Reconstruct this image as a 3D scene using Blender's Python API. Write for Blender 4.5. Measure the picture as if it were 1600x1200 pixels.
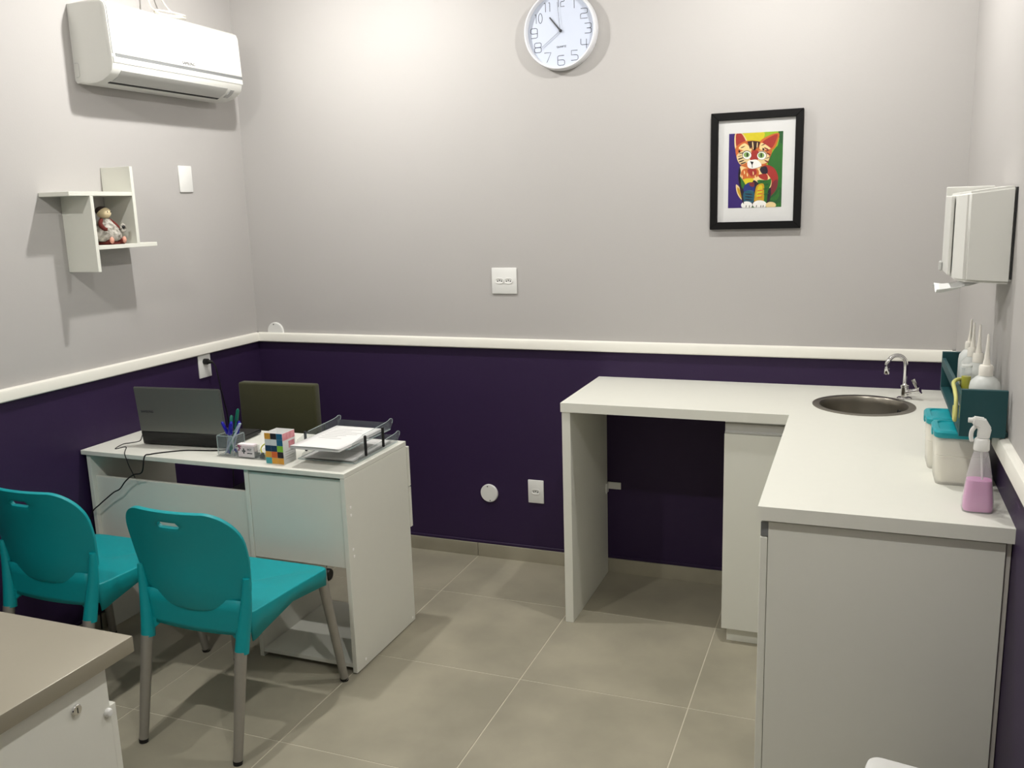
import bpy, bmesh, math, random
from mathutils import Vector, Matrix
random.seed(7)
PI = math.pi
for o in list(bpy.data.objects):
    bpy.data.objects.remove(o)
scene = bpy.context.scene
C = scene.collection

# ------------------------------------------------------------------ camera
cam_d = bpy.data.cameras.new('camera')
cam = bpy.data.objects.new('camera', cam_d)
C.objects.link(cam)
scene.camera = cam
cam_d.sensor_fit = 'HORIZONTAL'
cam_d.sensor_width = 36.0
cam_d.lens = 1394.316 / 1600 * 36.0
cam_d.clip_start = 0.02
rt = Vector((0.93244445, 0.36007508, -0.02988792))
up = Vector((-0.04297871, 0.19266829, 0.98032227))
fw = Vector((-0.35874807, 0.91281152, -0.19512803))
M = Matrix((rt, up, -fw)).transposed().to_4x4()
M.translation = Vector((2.864856, -3.753086, 1.661484))
cam.matrix_world = M

# ------------------------------------------------------------------ world, exposure
world = bpy.data.worlds.new('world')
scene.world = world
world.use_nodes = True
world.node_tree.nodes['Background'].inputs[0].default_value = (0.8, 0.85, 0.9, 1)
world.node_tree.nodes['Background'].inputs[1].default_value = 0.05
scene.view_settings.view_transform = 'Standard'
scene.view_settings.look = 'None'
scene.view_settings.gamma = 1.0
scene.view_settings.use_curve_mapping = False
scene.view_settings.exposure = 0.0

W = 3.218          # room width
YF = -4.50         # wall behind the camera
ZC = 2.75          # ceiling
HC = 0.912         # counter height
HD = 0.763         # desk height
RAIL = 1.071
LIGHTS = [(0.83, -0.83), (2.55, -0.83), (0.86, -2.70), (2.55, -2.70)]
LAMP_E = (2050.0, 1640.0, 1600.0, 1600.0)   # emission of each frosted dome; the pair over desk and sink is brighter
LAMP_COL = (1.0, 0.98, 0.952)

# ------------------------------------------------------------------ materials
def srgb(r, g, b):
    f = lambda c: (c / 12.92 if c <= 0.04045 else ((c + 0.055) / 1.055) ** 2.4)
    return (f(r / 255), f(g / 255), f(b / 255), 1.0)

MATS = {}
def mat(name, col, rough=0.5, metal=0.0, spec=0.5, var=0.04, scale=8.0, bump=0.0, bscale=200.0,
        alpha=1.0, trans=0.0, ior=1.45, coat=0.0, stretch=None, col2=None, sheen=0.0):
    if name in MATS:
        return MATS[name]
    m = bpy.data.materials.new(name)
    m.use_nodes = True
    nt = m.node_tree
    b = nt.nodes['Principled BSDF']
    c = srgb(*col)
    tc = nt.nodes.new('ShaderNodeTexCoord')
    src = tc.outputs['Object']
    if stretch:
        mp = nt.nodes.new('ShaderNodeMapping')
        mp.inputs['Scale'].default_value = stretch
        nt.links.new(src, mp.inputs['Vector'])
        src = mp.outputs['Vector']
    n = nt.nodes.new('ShaderNodeTexNoise')
    n.inputs['Scale'].default_value = scale
    n.inputs['Detail'].default_value = 4.0
    nt.links.new(src, n.inputs['Vector'])
    mx = nt.nodes.new('ShaderNodeMix')
    mx.data_type = 'RGBA'
    if col2:
        d = srgb(*col2)
        mx.inputs['A'].default_value = c
        mx.inputs['B'].default_value = d
        rmp = nt.nodes.new('ShaderNodeMapRange')
        rmp.inputs['From Min'].default_value = 0.35
        rmp.inputs['From Max'].default_value = 0.65
        nt.links.new(n.outputs['Fac'], rmp.inputs['Value'])
        nt.links.new(rmp.outputs['Result'], mx.inputs['Factor'])
    else:
        mx.inputs['A'].default_value = tuple(max(0, x * (1 - var)) for x in c[:3]) + (1,)
        mx.inputs['B'].default_value = tuple(min(1, x * (1 + var)) for x in c[:3]) + (1,)
        nt.links.new(n.outputs['Fac'], mx.inputs['Factor'])
    nt.links.new(mx.outputs['Result'], b.inputs['Base Color'])
    b.inputs['Roughness'].default_value = rough
    b.inputs['Metallic'].default_value = metal
    b.inputs['Specular IOR Level'].default_value = spec
    b.inputs['IOR'].default_value = ior
    b.inputs['Alpha'].default_value = alpha
    b.inputs['Transmission Weight'].default_value = trans
    b.inputs['Coat Weight'].default_value = coat
    b.inputs['Sheen Weight'].default_value = sheen
    if bump > 0:
        n2 = nt.nodes.new('ShaderNodeTexNoise')
        n2.inputs['Scale'].default_value = bscale
        n2.inputs['Detail'].default_value = 3.0
        nt.links.new(src, n2.inputs['Vector'])
        bp = nt.nodes.new('ShaderNodeBump')
        bp.inputs['Strength'].default_value = bump
        bp.inputs['Distance'].default_value = 0.002
        nt.links.new(n2.outputs['Fac'], bp.inputs['Height'])
        nt.links.new(bp.outputs['Normal'], b.inputs['Normal'])
    MATS[name] = m
    return m

def emit_mat(name, col, strength):
    m = bpy.data.materials.new(name)
    m.use_nodes = True
    b = m.node_tree.nodes['Principled BSDF']
    b.inputs['Base Color'].default_value = (0.8, 0.8, 0.8, 1)
    b.inputs['Emission Color'].default_value = col + (1,)
    b.inputs['Emission Strength'].default_value = strength
    return m

m_wall = mat('grey_wall_paint', (178, 175, 172), 0.62, spec=0.3, var=0.015, scale=3, bump=0.12, bscale=160)
m_purple = mat('purple_wall_paint', (46, 31, 62), 0.48, spec=0.3, var=0.03, scale=3, bump=0.12, bscale=160)
m_ceil = mat('ceiling_paint', (220, 218, 214), 0.8, var=0.01, scale=3)
m_tile = mat('grey_porcelain_tile', (166, 160, 141), 0.42, spec=0.45, scale=3.2, col2=(148, 143, 126), bump=0.03, bscale=60)
m_grout = mat('pale_grout', (200, 194, 176), 0.85, var=0.05, scale=30)
m_trim = mat('white_trim_paint', (232, 230, 220), 0.4, var=0.01, scale=6)
m_lam = mat('white_laminate', (222, 222, 212), 0.42, spec=0.4, var=0.012, scale=30, stretch=(1, 1, 1))
m_lamgap = mat('laminate_edge', (214, 210, 200), 0.5, var=0.02, scale=30)
m_teal = mat('turquoise_plastic', (5, 146, 152), 0.45, spec=0.4, var=0.03, scale=25, bump=0.1, bscale=500)
m_alu = mat('brushed_aluminium', (158, 155, 148), 0.42, metal=0.55, var=0.05, scale=60)
m_black = mat('black_plastic', (18, 18, 18), 0.45, var=0.1, scale=30)
m_rubber = mat('black_rubber', (22, 20, 19), 0.7, var=0.1, scale=40)
m_steel = mat('stainless_steel', (150, 145, 134), 0.3, metal=0.9, var=0.05, scale=40)
m_chrome = mat('chrome', (225, 225, 225), 0.07, metal=1.0, var=0.01)
m_plate = mat('white_plastic', (226, 226, 222), 0.3, var=0.01, scale=20)
m_acw = mat('white_gloss_plastic', (218, 218, 212), 0.32, var=0.008, scale=10)
m_acg = mat('pale_grey_plastic', (186, 186, 182), 0.4, var=0.01)
m_dgrey = mat('dark_grey_plastic', (70, 70, 70), 0.5, var=0.05)
m_slot = mat('dark_slot', (40, 40, 40), 0.7, var=0.05)
m_acr = mat('clear_acrylic', (150, 160, 162), 0.08, spec=0.6, alpha=0.14, var=0.0)
m_acredge = mat('acrylic_edge', (196, 212, 210), 0.15, spec=0.6, alpha=0.45, var=0.0)
m_paper = mat('white_paper', (224, 224, 222), 0.8, var=0.01, scale=12)
m_ink = mat('grey_ink', (60, 60, 66), 0.8, var=0.05)

# ------------------------------------------------------------------ mesh helpers
def nb():
    return bmesh.new()

def box(bm, x0, x1, y0, y1, z0, z1, bev=0.0, seg=1):
    t = bmesh.new()
    bmesh.ops.create_cube(t, size=1.0)
    for v in t.verts:
        v.co = Vector((x0 + (v.co.x + .5) * (x1 - x0), y0 + (v.co.y + .5) * (y1 - y0), z0 + (v.co.z + .5) * (z1 - z0)))
    if bev > 0:
        bmesh.ops.bevel(t, geom=t.edges[:], offset=bev, segments=seg, affect='EDGES', profile=0.5)
    merge(bm, t)
    return bm

def merge(bm, t):
    me = bpy.data.meshes.new('tmp')
    t.to_mesh(me)
    bm.from_mesh(me)
    bpy.data.meshes.remove(me)
    t.free()

def frame(d):
    d = d.normalized()
    a = Vector((0, 0, 1)) if abs(d.z) < 0.9 else Vector((1, 0, 0))
    x = d.cross(a).normalized()
    return x, d.cross(x).normalized()

def tube(bm, pts, r, n=10, caps=True):
    pts = [Vector(p) for p in pts]
    rs = r if isinstance(r, (list, tuple)) else [r] * len(pts)
    rings = []
    x = None
    for i, p in enumerate(pts):
        if i == 0: d = pts[1] - pts[0]
        elif i == len(pts) - 1: d = pts[-1] - pts[-2]
        else: d = (pts[i + 1] - pts[i]).normalized() + (pts[i] - pts[i - 1]).normalized()
        d.normalize()
        if x is None:
            x, y = frame(d)
        else:
            x = (x - d * x.dot(d)).normalized()
            y = d.cross(x).normalized()
        rings.append([bm.verts.new(p + (x * math.cos(2 * PI * k / n) + y * math.sin(2 * PI * k / n)) * rs[i]) for k in range(n)])
    for a, b in zip(rings[:-1], rings[1:]):
        for k in range(n):
            bm.faces.new((a[k], a[(k + 1) % n], b[(k + 1) % n], b[k]))
    if caps:
        bm.faces.new(rings[0][::-1])
        bm.faces.new(rings[-1])
    return bm

def lathe(bm, prof, c=(0, 0, 0), axis='z', n=32, close=True):
    """prof: list of (radius, height) along the axis"""
    c = Vector(c)
    rings = []
    for r, h in prof:
        ring = []
        for k in range(n):
            a = 2 * PI * k / n
            u, v = math.cos(a) * r, math.sin(a) * r
            if axis == 'z': p = Vector((u, v, h))
            elif axis == 'y': p = Vector((u, h, v))
            else: p = Vector((h, u, v))
            ring.append(bm.verts.new(c + p))
        rings.append(ring)
    for a, b in zip(rings[:-1], rings[1:]):
        for k in range(n):
            bm.faces.new((a[k], a[(k + 1) % n], b[(k + 1) % n], b[k]))
    if close:
        if prof[0][0] > 1e-6: bm.faces.new(rings[0][::-1])
        if prof[-1][0] > 1e-6: bm.faces.new(rings[-1])
    bmesh.ops.remove_doubles(bm, verts=bm.verts[:], dist=1e-6)
    bmesh.ops.recalc_face_normals(bm, faces=bm.faces[:])
    return bm

def prism(bm, pts, d):
    """polygon pts (3D, planar) extruded by vector d"""
    d = Vector(d)
    a = [bm.verts.new(Vector(p)) for p in pts]
    b = [bm.verts.new(Vector(p) + d) for p in pts]
    bm.faces.new(a)
    bm.faces.new(b[::-1])
    n = len(a)
    for k in range(n):
        bm.faces.new((a[k], b[k], b[(k + 1) % n], a[(k + 1) % n]))
    bmesh.ops.recalc_face_normals(bm, faces=bm.faces[:])
    return bm

def ellipsoid(bm, c, r, seg=20, rings=14, rot=None):
    t = bmesh.new()
    bmesh.ops.create_uvsphere(t, u_segments=seg, v_segments=rings, radius=1.0)
    mt = Matrix.Translation(Vector(c)) @ (rot.to_4x4() if rot else Matrix.Identity(4)) @ Matrix.Diagonal((r[0], r[1], r[2], 1))
    bmesh.ops.transform(t, matrix=mt, verts=t.verts[:])
    merge(bm, t)
    return bm

def obj(name, bm, m, parent=None, smooth=None, world_space=True):
    me = bpy.data.meshes.new(name)
    if parent is not None and world_space:
        off = parent.location.copy()
        p = parent.parent
        while p is not None:
            off = off + p.location
            p = p.parent
        bmesh.ops.translate(bm, vec=-off, verts=bm.verts[:])
    bm.to_mesh(me)
    bm.free()
    if isinstance(m, (list, tuple)):
        for q in m: me.materials.append(q)
    else:
        me.materials.append(m)
    if smooth is not None:
        for p in me.polygons: p.use_smooth = True
        me.set_sharp_from_angle(angle=math.radians(smooth))
    o = bpy.data.objects.new(name, me)
    C.objects.link(o)
    if parent is not None: o.parent = parent
    return o

def tag(o, label, cat, group=None):
    o['label'] = label
    o['category'] = cat
    if group: o['group'] = group
    return o

def thing(name, label, cat, loc=(0, 0, 0), group=None):
    o = bpy.data.objects.new(name, None)
    o.empty_display_size = 0.05
    C.objects.link(o)
    o.location = loc
    return tag(o, label, cat, group)

def struct(name, bm, m, smooth=None):
    o = obj(name, bm, m, smooth=smooth)
    o['kind'] = 'structure'
    return o

def bx(name, m, parent, x0, x1, y0, y1, z0, z1, bev=0.0015, seg=1, label=None):
    o = obj(name, box(nb(), x0, x1, y0, y1, z0, z1, bev, seg), m, parent)
    if label: o['label'] = label
    return o

def text_bm(txt, size, mtx, depth=0.0004):
    cu = bpy.data.curves.new('t', 'FONT')
    cu.body = txt
    cu.size = size
    cu.extrude = depth
    cu.align_x = 'CENTER'
    cu.align_y = 'CENTER'
    cu.resolution_u = 3
    o = bpy.data.objects.new('t', cu)
    C.objects.link(o)
    dg = bpy.context.evaluated_depsgraph_get()
    me = bpy.data.meshes.new_from_object(o.evaluated_get(dg))
    bm = bmesh.new()
    bm.from_mesh(me)
    bmesh.ops.transform(bm, matrix=mtx, verts=bm.verts[:])
    bpy.data.objects.remove(o)
    bpy.data.curves.remove(cu)
    bpy.data.meshes.remove(me)
    return bm

def axes(o, x, y):
    """matrix with text plane axes x,y placed at o"""
    x = Vector(x).normalized(); y = Vector(y).normalized(); z = x.cross(y)
    m = Matrix((x, y, z)).transposed().to_4x4()
    m.translation = Vector(o)
    return m

def copy_tree(o, parent=None):
    c = o.copy()
    C.objects.link(c)
    c.parent = parent
    for ch in list(o.children):
        copy_tree(ch, c)
    return c

def catmull(pts, n=6, closed=False):
    pts = [Vector(p) for p in pts]
    out = []
    L = len(pts)
    rng = range(L) if closed else range(L - 1)
    for i in rng:
        if closed:
            p0, p1, p2, p3 = pts[i - 1], pts[i], pts[(i + 1) % L], pts[(i + 2) % L]
        else:
            p0 = pts[max(i - 1, 0)]; p1 = pts[i]; p2 = pts[i + 1]; p3 = pts[min(i + 2, L - 1)]
        for k in range(n):
            t = k / n
            out.append(0.5 * ((2 * p1) + (-p0 + p2) * t + (2 * p0 - 5 * p1 + 4 * p2 - p3) * t * t + (-p0 + 3 * p1 - 3 * p2 + p3) * t ** 3))
    if not closed: out.append(pts[-1])
    return out

# ================================================================== ROOM
# floor: grout bed with porcelain tiles
fl = struct('floor', box(nb(), -0.1, W + 0.1, YF - 0.1, 0.1, -0.06, -0.0012), m_grout)
T = 0.5998
gx = [0.0] + [0.5905 + T * k for k in range(-1, 5) if 0.05 < 0.5905 + T * k < W - 0.02] + [W]
gy = [0.0] + [0.1718 - T * k for k in range(1, 9) if YF + 0.05 < 0.1718 - T * k < -0.05] + [YF]
tmesh = {}
for i in range(len(gx) - 1):
    for j in range(len(gy) - 1):
        w_, h_ = gx[i + 1] - gx[i], gy[j] - gy[j + 1]
        key = (round(w_, 4), round(h_, 4))
        if key not in tmesh:
            bm = box(nb(), -w_ / 2 + .0018, w_ / 2 - .0018, -h_ / 2 + .0018, h_ / 2 - .0018, -0.008, 0.0, 0.0006)
            me = bpy.data.meshes.new('floor_tile'); bm.to_mesh(me); bm.free(); me.materials.append(m_tile)
            tmesh[key] = me
        t = bpy.data.objects.new('floor_tile', tmesh[key])
        C.objects.link(t)
        t.location = ((gx[i] + gx[i + 1]) / 2, (gy[j] + gy[j + 1]) / 2, 0)
        t.parent = fl
# vary the tile pattern by object position
nt = m_tile.node_tree
oi = nt.nodes.new('ShaderNodeObjectInfo')
va = nt.nodes.new('ShaderNodeVectorMath'); va.operation = 'ADD'
tcn = [n for n in nt.nodes if n.type == 'TEX_COORD'][0]
nt.links.new(tcn.outputs['Object'], va.inputs[0]); nt.links.new(oi.outputs['Location'], va.inputs[1])
for n in nt.nodes:
    if n.type == 'TEX_NOISE': nt.links.new(va.outputs[0], n.inputs['Vector'])

ZP = 1.045   # purple paint up to here (behind the rail)
def wall(name, x0, x1, y0, y1, inner):
    bm = nb()
    box(bm, x0, x1, y0, y1, ZP, ZC)
    nf = len(bm.faces)
    box(bm, x0, x1, y0, y1, -0.06, ZP)
    bm.faces.ensure_lookup_table()
    for k in range(nf, len(bm.faces)): bm.faces[k].material_index = 1
    return struct(name, bm, [m_wall, m_purple])
wall('wall_back', -0.1, W + 0.1, 0.0, 0.1, 0)
wall('wall_left', -0.1, 0.0, YF, 0.0, 0)
wall('wall_right', W, W + 0.1, YF, 0.0, 0)
wall('wall_front', -0.1, W + 0.1, YF - 0.1, YF, 0)
struct('ceiling', box(nb(), -0.1, W + 0.1, YF - 0.1, 0.1, ZC, ZC + 0.1), m_ceil)

# door behind the camera
d = bpy.data.objects.new('door_1', None); C.objects.link(d); d.location = (1.6, YF, 0); d['kind'] = 'structure'
bx('door_leaf', m_lam, d, 1.62, 2.42, YF, YF + 0.03, 0.0, 2.1, 0.003)
bx('door_frame', m_trim, d, 1.55, 1.62, YF, YF + 0.045, 0, 2.17, 0.003)
bx('door_frame', m_trim, d, 2.42, 2.49, YF, YF + 0.045, 0, 2.17, 0.003)
bx('door_frame', m_trim, d, 1.62, 2.42, YF, YF + 0.045, 2.1, 2.17, 0.003)
bm = tube(nb(), [(1.69, YF + .03, 1.0), (1.69, YF + .075, 1.0), (1.70, YF + .08, 1.0), (1.80, YF + .08, 1.0)], 0.009)
obj('door_handle', bm, m_chrome, d, 40)

# chair rails
def rail(name, a, b, n):
    """rail with a rounded top edge between a and b, n = direction into the room"""
    a = Vector(a); b = Vector(b); n = Vector(n)
    prof = [(0, -.046), (.018, -.046), (.022, -.042), (.022, -.012), (.019, -.004), (.013, 0.0), (0, 0.0)]
    bm = nb()
    pts = [a + n * p + Vector((0, 0, RAIL + q)) for p, q in prof]
    prism(bm, pts, b - a)
    return struct(name, bm, m_trim, 35)
rail('trim_1', (0, 0, 0), (W, 0, 0), (0, -1, 0))
rail('trim_2', (0, YF, 0), (0, 0, 0), (1, 0, 0))
rail('trim_3', (W, YF, 0), (W, 0, 0), (-1, 0, 0))

# tiled skirting, joints in line with the floor joints, with a painted ledge on top
def baseboard(name, cuts, axis, at, sgn, skip=None):
    o = bpy.data.objects.new(name, None); C.objects.link(o); o['kind'] = 'structure'
    for a, b in zip(cuts[:-1], cuts[1:]):
        lo, hi = min(a, b) + .0012, max(a, b) - .0012
        if axis == 'x': bx('skirting_tile', m_tile, o, lo, hi, *sorted((at, at + sgn * .010)), 0.0, .066, .0008)
        else: bx('skirting_tile', m_tile, o, *sorted((at, at + sgn * .010)), lo, hi, 0.0, .066, .0008)
    lo, hi = min(cuts), max(cuts)
    if axis == 'x': bx('painted_ledge', m_purple, o, lo, hi, *sorted((at, at + sgn * .006)), .066, .080, .002)
    else: bx('painted_ledge', m_purple, o, *sorted((at, at + sgn * .006)), lo, hi, .066, .080, .002)
    return o
baseboard('baseboard_back', gx, 'x', 0.0, -1)
baseboard('baseboard_left', gy, 'y', 0.0, 1)
baseboard('baseboard_right', [y for y in gy if y < -1.6][0:], 'y', W, -1)

# ceiling downlights: the light of the room
lnames = ['over the desk by the back left corner', 'over the sink counter by the back right corner',
          'above the steel topped table on the left', 'above the camera side of the right wall']
for i, (x, y) in enumerate(LIGHTS):
    t = thing('ceiling_light', 'small round white domed ceiling light ' + lnames[i], 'ceiling light', (x, y, ZC), 'domed ceiling lights')
    obj('trim_ring', lathe(nb(), [(.033, -.001), (.034, -.005), (.040, -.009), (.058, -.007), (.062, 0)], (x, y, ZC), n=36), m_plate, t, 40)
    m_led = emit_mat('led_dome', LAMP_COL, LAMP_E[i])
    dome = [(.030, -.004)] + [(.030 * math.cos(PI / 2 * k / 6), -.006 - .030 * math.sin(PI / 2 * k / 6)) for k in range(7)]
    obj('frosted_dome', lathe(nb(), dome, (x, y, ZC), n=20), m_led, t, 60)

# ================================================================== COUNTER
ct = thing('counter_top', 'white L shaped worktop with round sink against the back and right walls', 'worktop', (2.6, -0.3, HC - .036))
XC, DC, XL, YL = 1.805, -0.554, 2.652, -1.565
SC, SR = Vector((2.895, -0.335)), 0.172
bm = nb()
# L outline with a round hole for the sink (two bridge halves)
def Lface(z):
    out = [(XC, DC), (XL, DC), (XL, YL), (W, YL), (W, 0), (XC, 0)]
    n = 40
    circ = [(SC.x + SR * math.cos(2 * PI * k / n), SC.y + SR * math.sin(2 * PI * k / n)) for k in range(n)]
    return out, circ
out, circ = Lface(HC)
def ring_edges(z):
    a = [bm.verts.new((x, y, z)) for x, y in out]
    b = [bm.verts.new((x, y, z)) for x, y in circ]
    ea = [bm.edges.new((a[k], a[(k + 1) % len(a)])) for k in range(len(a))]
    eb = [bm.edges.new((b[k], b[(k + 1) % len(b)])) for k in range(len(b))]
    bmesh.ops.triangle_fill(bm, use_beauty=True, use_dissolve=False, edges=ea + eb)
    return a, b
a1, b1 = ring_edges(HC)
a0, b0 = ring_edges(HC - .036)
for A, B in ((a0, a1), (b0, b1)):
    for k in range(len(A)):
        bm.faces.new((A[k], A[(k + 1) % len(A)], B[(k + 1) % len(A)], B[k]))
bmesh.ops.recalc_face_normals(bm, faces=bm.faces[:])
obj('worktop_slab', bm, m_lam, ct)

sp = thing('support_panel', 'white upright end panel carrying the left end of the L shaped worktop', 'panel', (1.822, -.28, 0))
bx('panel_board', m_lam, sp, 1.808, 1.842, -.548, -.012, 0, HC - .036, .0012)
bx('corner_bracket', m_plate, sp, 1.842, 1.902, -.006, -.001, .398, .430, .001, label='small white fixing bracket')
bx('corner_bracket', m_plate, sp, 1.842, 1.846, -.040, -.006, .385, .430, .001, label='small white fixing bracket')

m_profile = mat('aluminium_profile', (196, 196, 192), 0.4, metal=0.35, var=0.03, scale=40)
# narrow base cabinet under the back run
cb = thing('base_cabinet', 'narrow white base cabinet under the worktop facing the room with metal grip strip', 'cabinet', (2.54, -.3, 0))
bx('carcass', m_lam, cb, 2.427, 2.668, -.515, -.012, .062, HC - .037, .001)
dr = bx('door', m_lam, cb, 2.427, 2.668, -.536, -.517, .060, .826, .0015)
bm = nb()
prism(bm, [(2.429, -.5165, .8745), (2.429, -.5165, .828), (2.429, -.536, .828), (2.429, -.536, .833), (2.429, -.527, .836), (2.429, -.530, .862), (2.429, -.524, .866), (2.429, -.522, .8745)], (.238, 0, 0))
obj('grip_profile', bm, m_profile, cb)
bx('plinth', m_lam, cb, 2.444, 2.668, -.507, -.02, 0, .062, .001)

cc = thing('base_cabinet', 'large white base cabinet with plain end panel under the right hand worktop', 'cabinet', (2.94, -1.05, 0))
bx('end_panel', m_lam, cc, 2.677, 3.204, -1.548, -1.530, 0, .868, .001)
bx('carcass', m_lam, cc, 2.682, 3.200, -1.530, -.555, .08, .84, .001)
bx('plinth', m_lam, cc, 2.73, 3.19, -1.528, -.56, 0, .08, .001)
bx('filler_strip', m_lamgap, cc, 3.206, 3.2165, -1.540, -1.530, 0, .872, .001)
bx('top_rail', m_lamgap, cc, 2.690, 3.200, -1.545, -.556, .869, .8755, .0005)
for k, (a, b) in enumerate(((-1.546, -1.06), (-1.056, -.56))):
    dd = bx('door', m_lam, cc, 2.657, 2.6755, a, b, 0.055, .826, .0015)
bm = nb()
prism(bm, [(2.6765, -1.545, .866), (2.6765, -1.545, .828), (2.659, -1.545, .828), (2.659, -1.545, .836), (2.672, -1.545, .838), (2.672, -1.545, .858), (2.659, -1.545, .860), (2.659, -1.545, .866)], (0, .99, 0))
obj('grip_profile', bm, m_profile, cc)
bx('profile_end_cap', mat('profile_cap_grey', (120, 122, 122), .5, var=.03), cc, 2.6585, 2.6765, -1.5468, -1.5452, .829, .866, .0003)

# sink
sk = thing('sink', 'round stainless steel sink bowl set into the white worktop', 'sink', (SC.x, SC.y, HC - .16))
bm = lathe(nb(), [(.176, .0005), (.1765, .0022), (.171, .003), (.152, .0022), (.149, -.003), (.147, -.02), (.142, -.10), (.130, -.128), (.10, -.142), (.03, -.147), (.022, -.149)], (SC.x, SC.y, HC), n=56, close=False)
so = obj('bowl', bm, m_steel, sk, 50)
obj('drain', lathe(nb(), [(.0, -.147), (.024, -.147), (.027, -.149), (.027, -.153), (0, -.153)], (SC.x, SC.y, HC), n=24), m_chrome, sk, 40)
bm = nb()
for k in range(4): box(bm, SC.x + .115 + k * .006, SC.x + .118 + k * .006, SC.y + .075, SC.y + .077, HC - .05, HC - .03)
bm.free()
bm = nb()
for k in range(5):
    a = math.radians(12 + 5 * k)
    box(bm, SC.x + .1425 * math.cos(a) - .003, SC.x + .1425 * math.cos(a) + .003, SC.y + .1425 * math.sin(a) - .003, SC.y + .1425 * math.sin(a) + .003, HC - .05, HC - .028, .001)
obj('overflow_grille', bm, m_slot, sk)

# faucet
FX, FY = 3.037, -.190
fc = thing('faucet', 'chrome swan neck tap with side lever behind the round sink', 'faucet', (FX, FY, HC))
obj('base_flange', lathe(nb(), [(.026, 0), (.026, .004), (.022, .007), (.012, .008)], (FX, FY, HC), n=28), m_chrome, fc, 40)
obj('valve_body', lathe(nb(), [(.012, .006), (.013, .012), (.013, .045), (.015, .047), (.015, .052), (.010, .054), (.0075, .060)], (FX, FY, HC), n=24), m_chrome, fc, 40)
dv = Vector((-.86, -.50, 0)).normalized()
pts = [Vector((FX, FY, HC + .055)), Vector((FX, FY, HC + .115))]
R_ = .0385
for k in range(1, 13):
    a = PI * k / 13 * 1.04
    pts.append(Vector((FX, FY, HC + .128)) + dv * (R_ - R_ * math.cos(a)) + Vector((0, 0, R_ * math.sin(a))))
pts.append(pts[-1] + Vector((0, 0, -.016)) - dv * .001)
obj('spout', tube(nb(), pts, .0080, 14), m_chrome, fc, 40)
e = pts[-1]
obj('aerator', lathe(nb(), [(.0070, .004), (.0095, .002), (.0095, -.016), (.0080, -.018), (.006, -.018)], e, n=20), m_chrome, fc, 40)
hv = Vector((.85, -.42, .28)).normalized()
h0 = Vector((FX, FY, HC + .024))
obj('lever_stem', tube(nb(), [h0, h0 + hv * .018, h0 + hv * .019, h0 + hv * .05, h0 + hv * .052, h0 + hv * .060], [.011, .011, .0085, .0085, .0115, .0105], 16), m_chrome, fc, 40)
q = h0 + hv * .053
obj('lever', tube(nb(), [q - Vector((-.010, 0, .012)), q, q + Vector((-.020, .004, .040))], [.0055, .006, .0070], 12), m_chrome, fc, 40)

# ================================================================== DESK
dk = thing('desk', 'small white laminate desk with drawer unit standing in the left corner', 'desk', (.6, -.95, 0))
DF, DB = -1.184, -.722
bx('desk_top', m_lam, dk, .004, 1.214, DF, DB, HD - .018, HD, .0012)
bx('side_panel', m_lam, dk, .022, .040, DF + .008, DB + .004, 0, HD - .0185, .001)
bx('side_panel', m_lam, dk, 1.196, 1.214, DF + .001, DB, 0.004, HD - .0190, .001)
bx('divider_panel', m_lam, dk, .780, .798, DF + .010, DB + .004, 0, HD - .0185, .001)
bx('modesty_panel', m_lam, dk, .0405, .7795, -1.158, -1.143, .385, .652, .001)
bx('drawer_back', m_lam, dk, .7985, 1.1955, -1.170, -1.155, .405, .735, .001)
bx('drawer_unit_floor', m_lam, dk, .7985, 1.1955, -1.154, DB, .405, .420, .001)
bx('bottom_shelf', m_lam, dk, .7985, 1.1955, -1.172, DB - .004, .018, .034, .001)
for z0, z1 in ((.575, .738), (.405, .571)):
    dw = bx('drawer', m_lam, dk, .790, 1.217, DB + .0005, DB + .018, z0, z1, .001)
    obj('drawer_pull', tube(nb(), [(.95, DB + .018, (z0 + z1) / 2), (.95, DB + .04, (z0 + z1) / 2), (1.05, DB + .04, (z0 + z1) / 2), (1.05, DB + .018, (z0 + z1) / 2)], .005), m_alu, dw, 40)
m_cap = mat('screw_cap', (252, 250, 246), 0.4, var=0.0)
for (y, z) in ((-1.155, .632), (-1.155, .603), (-1.155, .474), (-1.152, .447), (-.745, .022), (-1.12, .030)):
    obj('screw_cap', lathe(nb(), [(.0055, 0), (.0055, .0012), (.003, .002), (0, .002)], (1.214, y, z), axis='x', n=14), m_cap, dk, 40)

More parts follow.
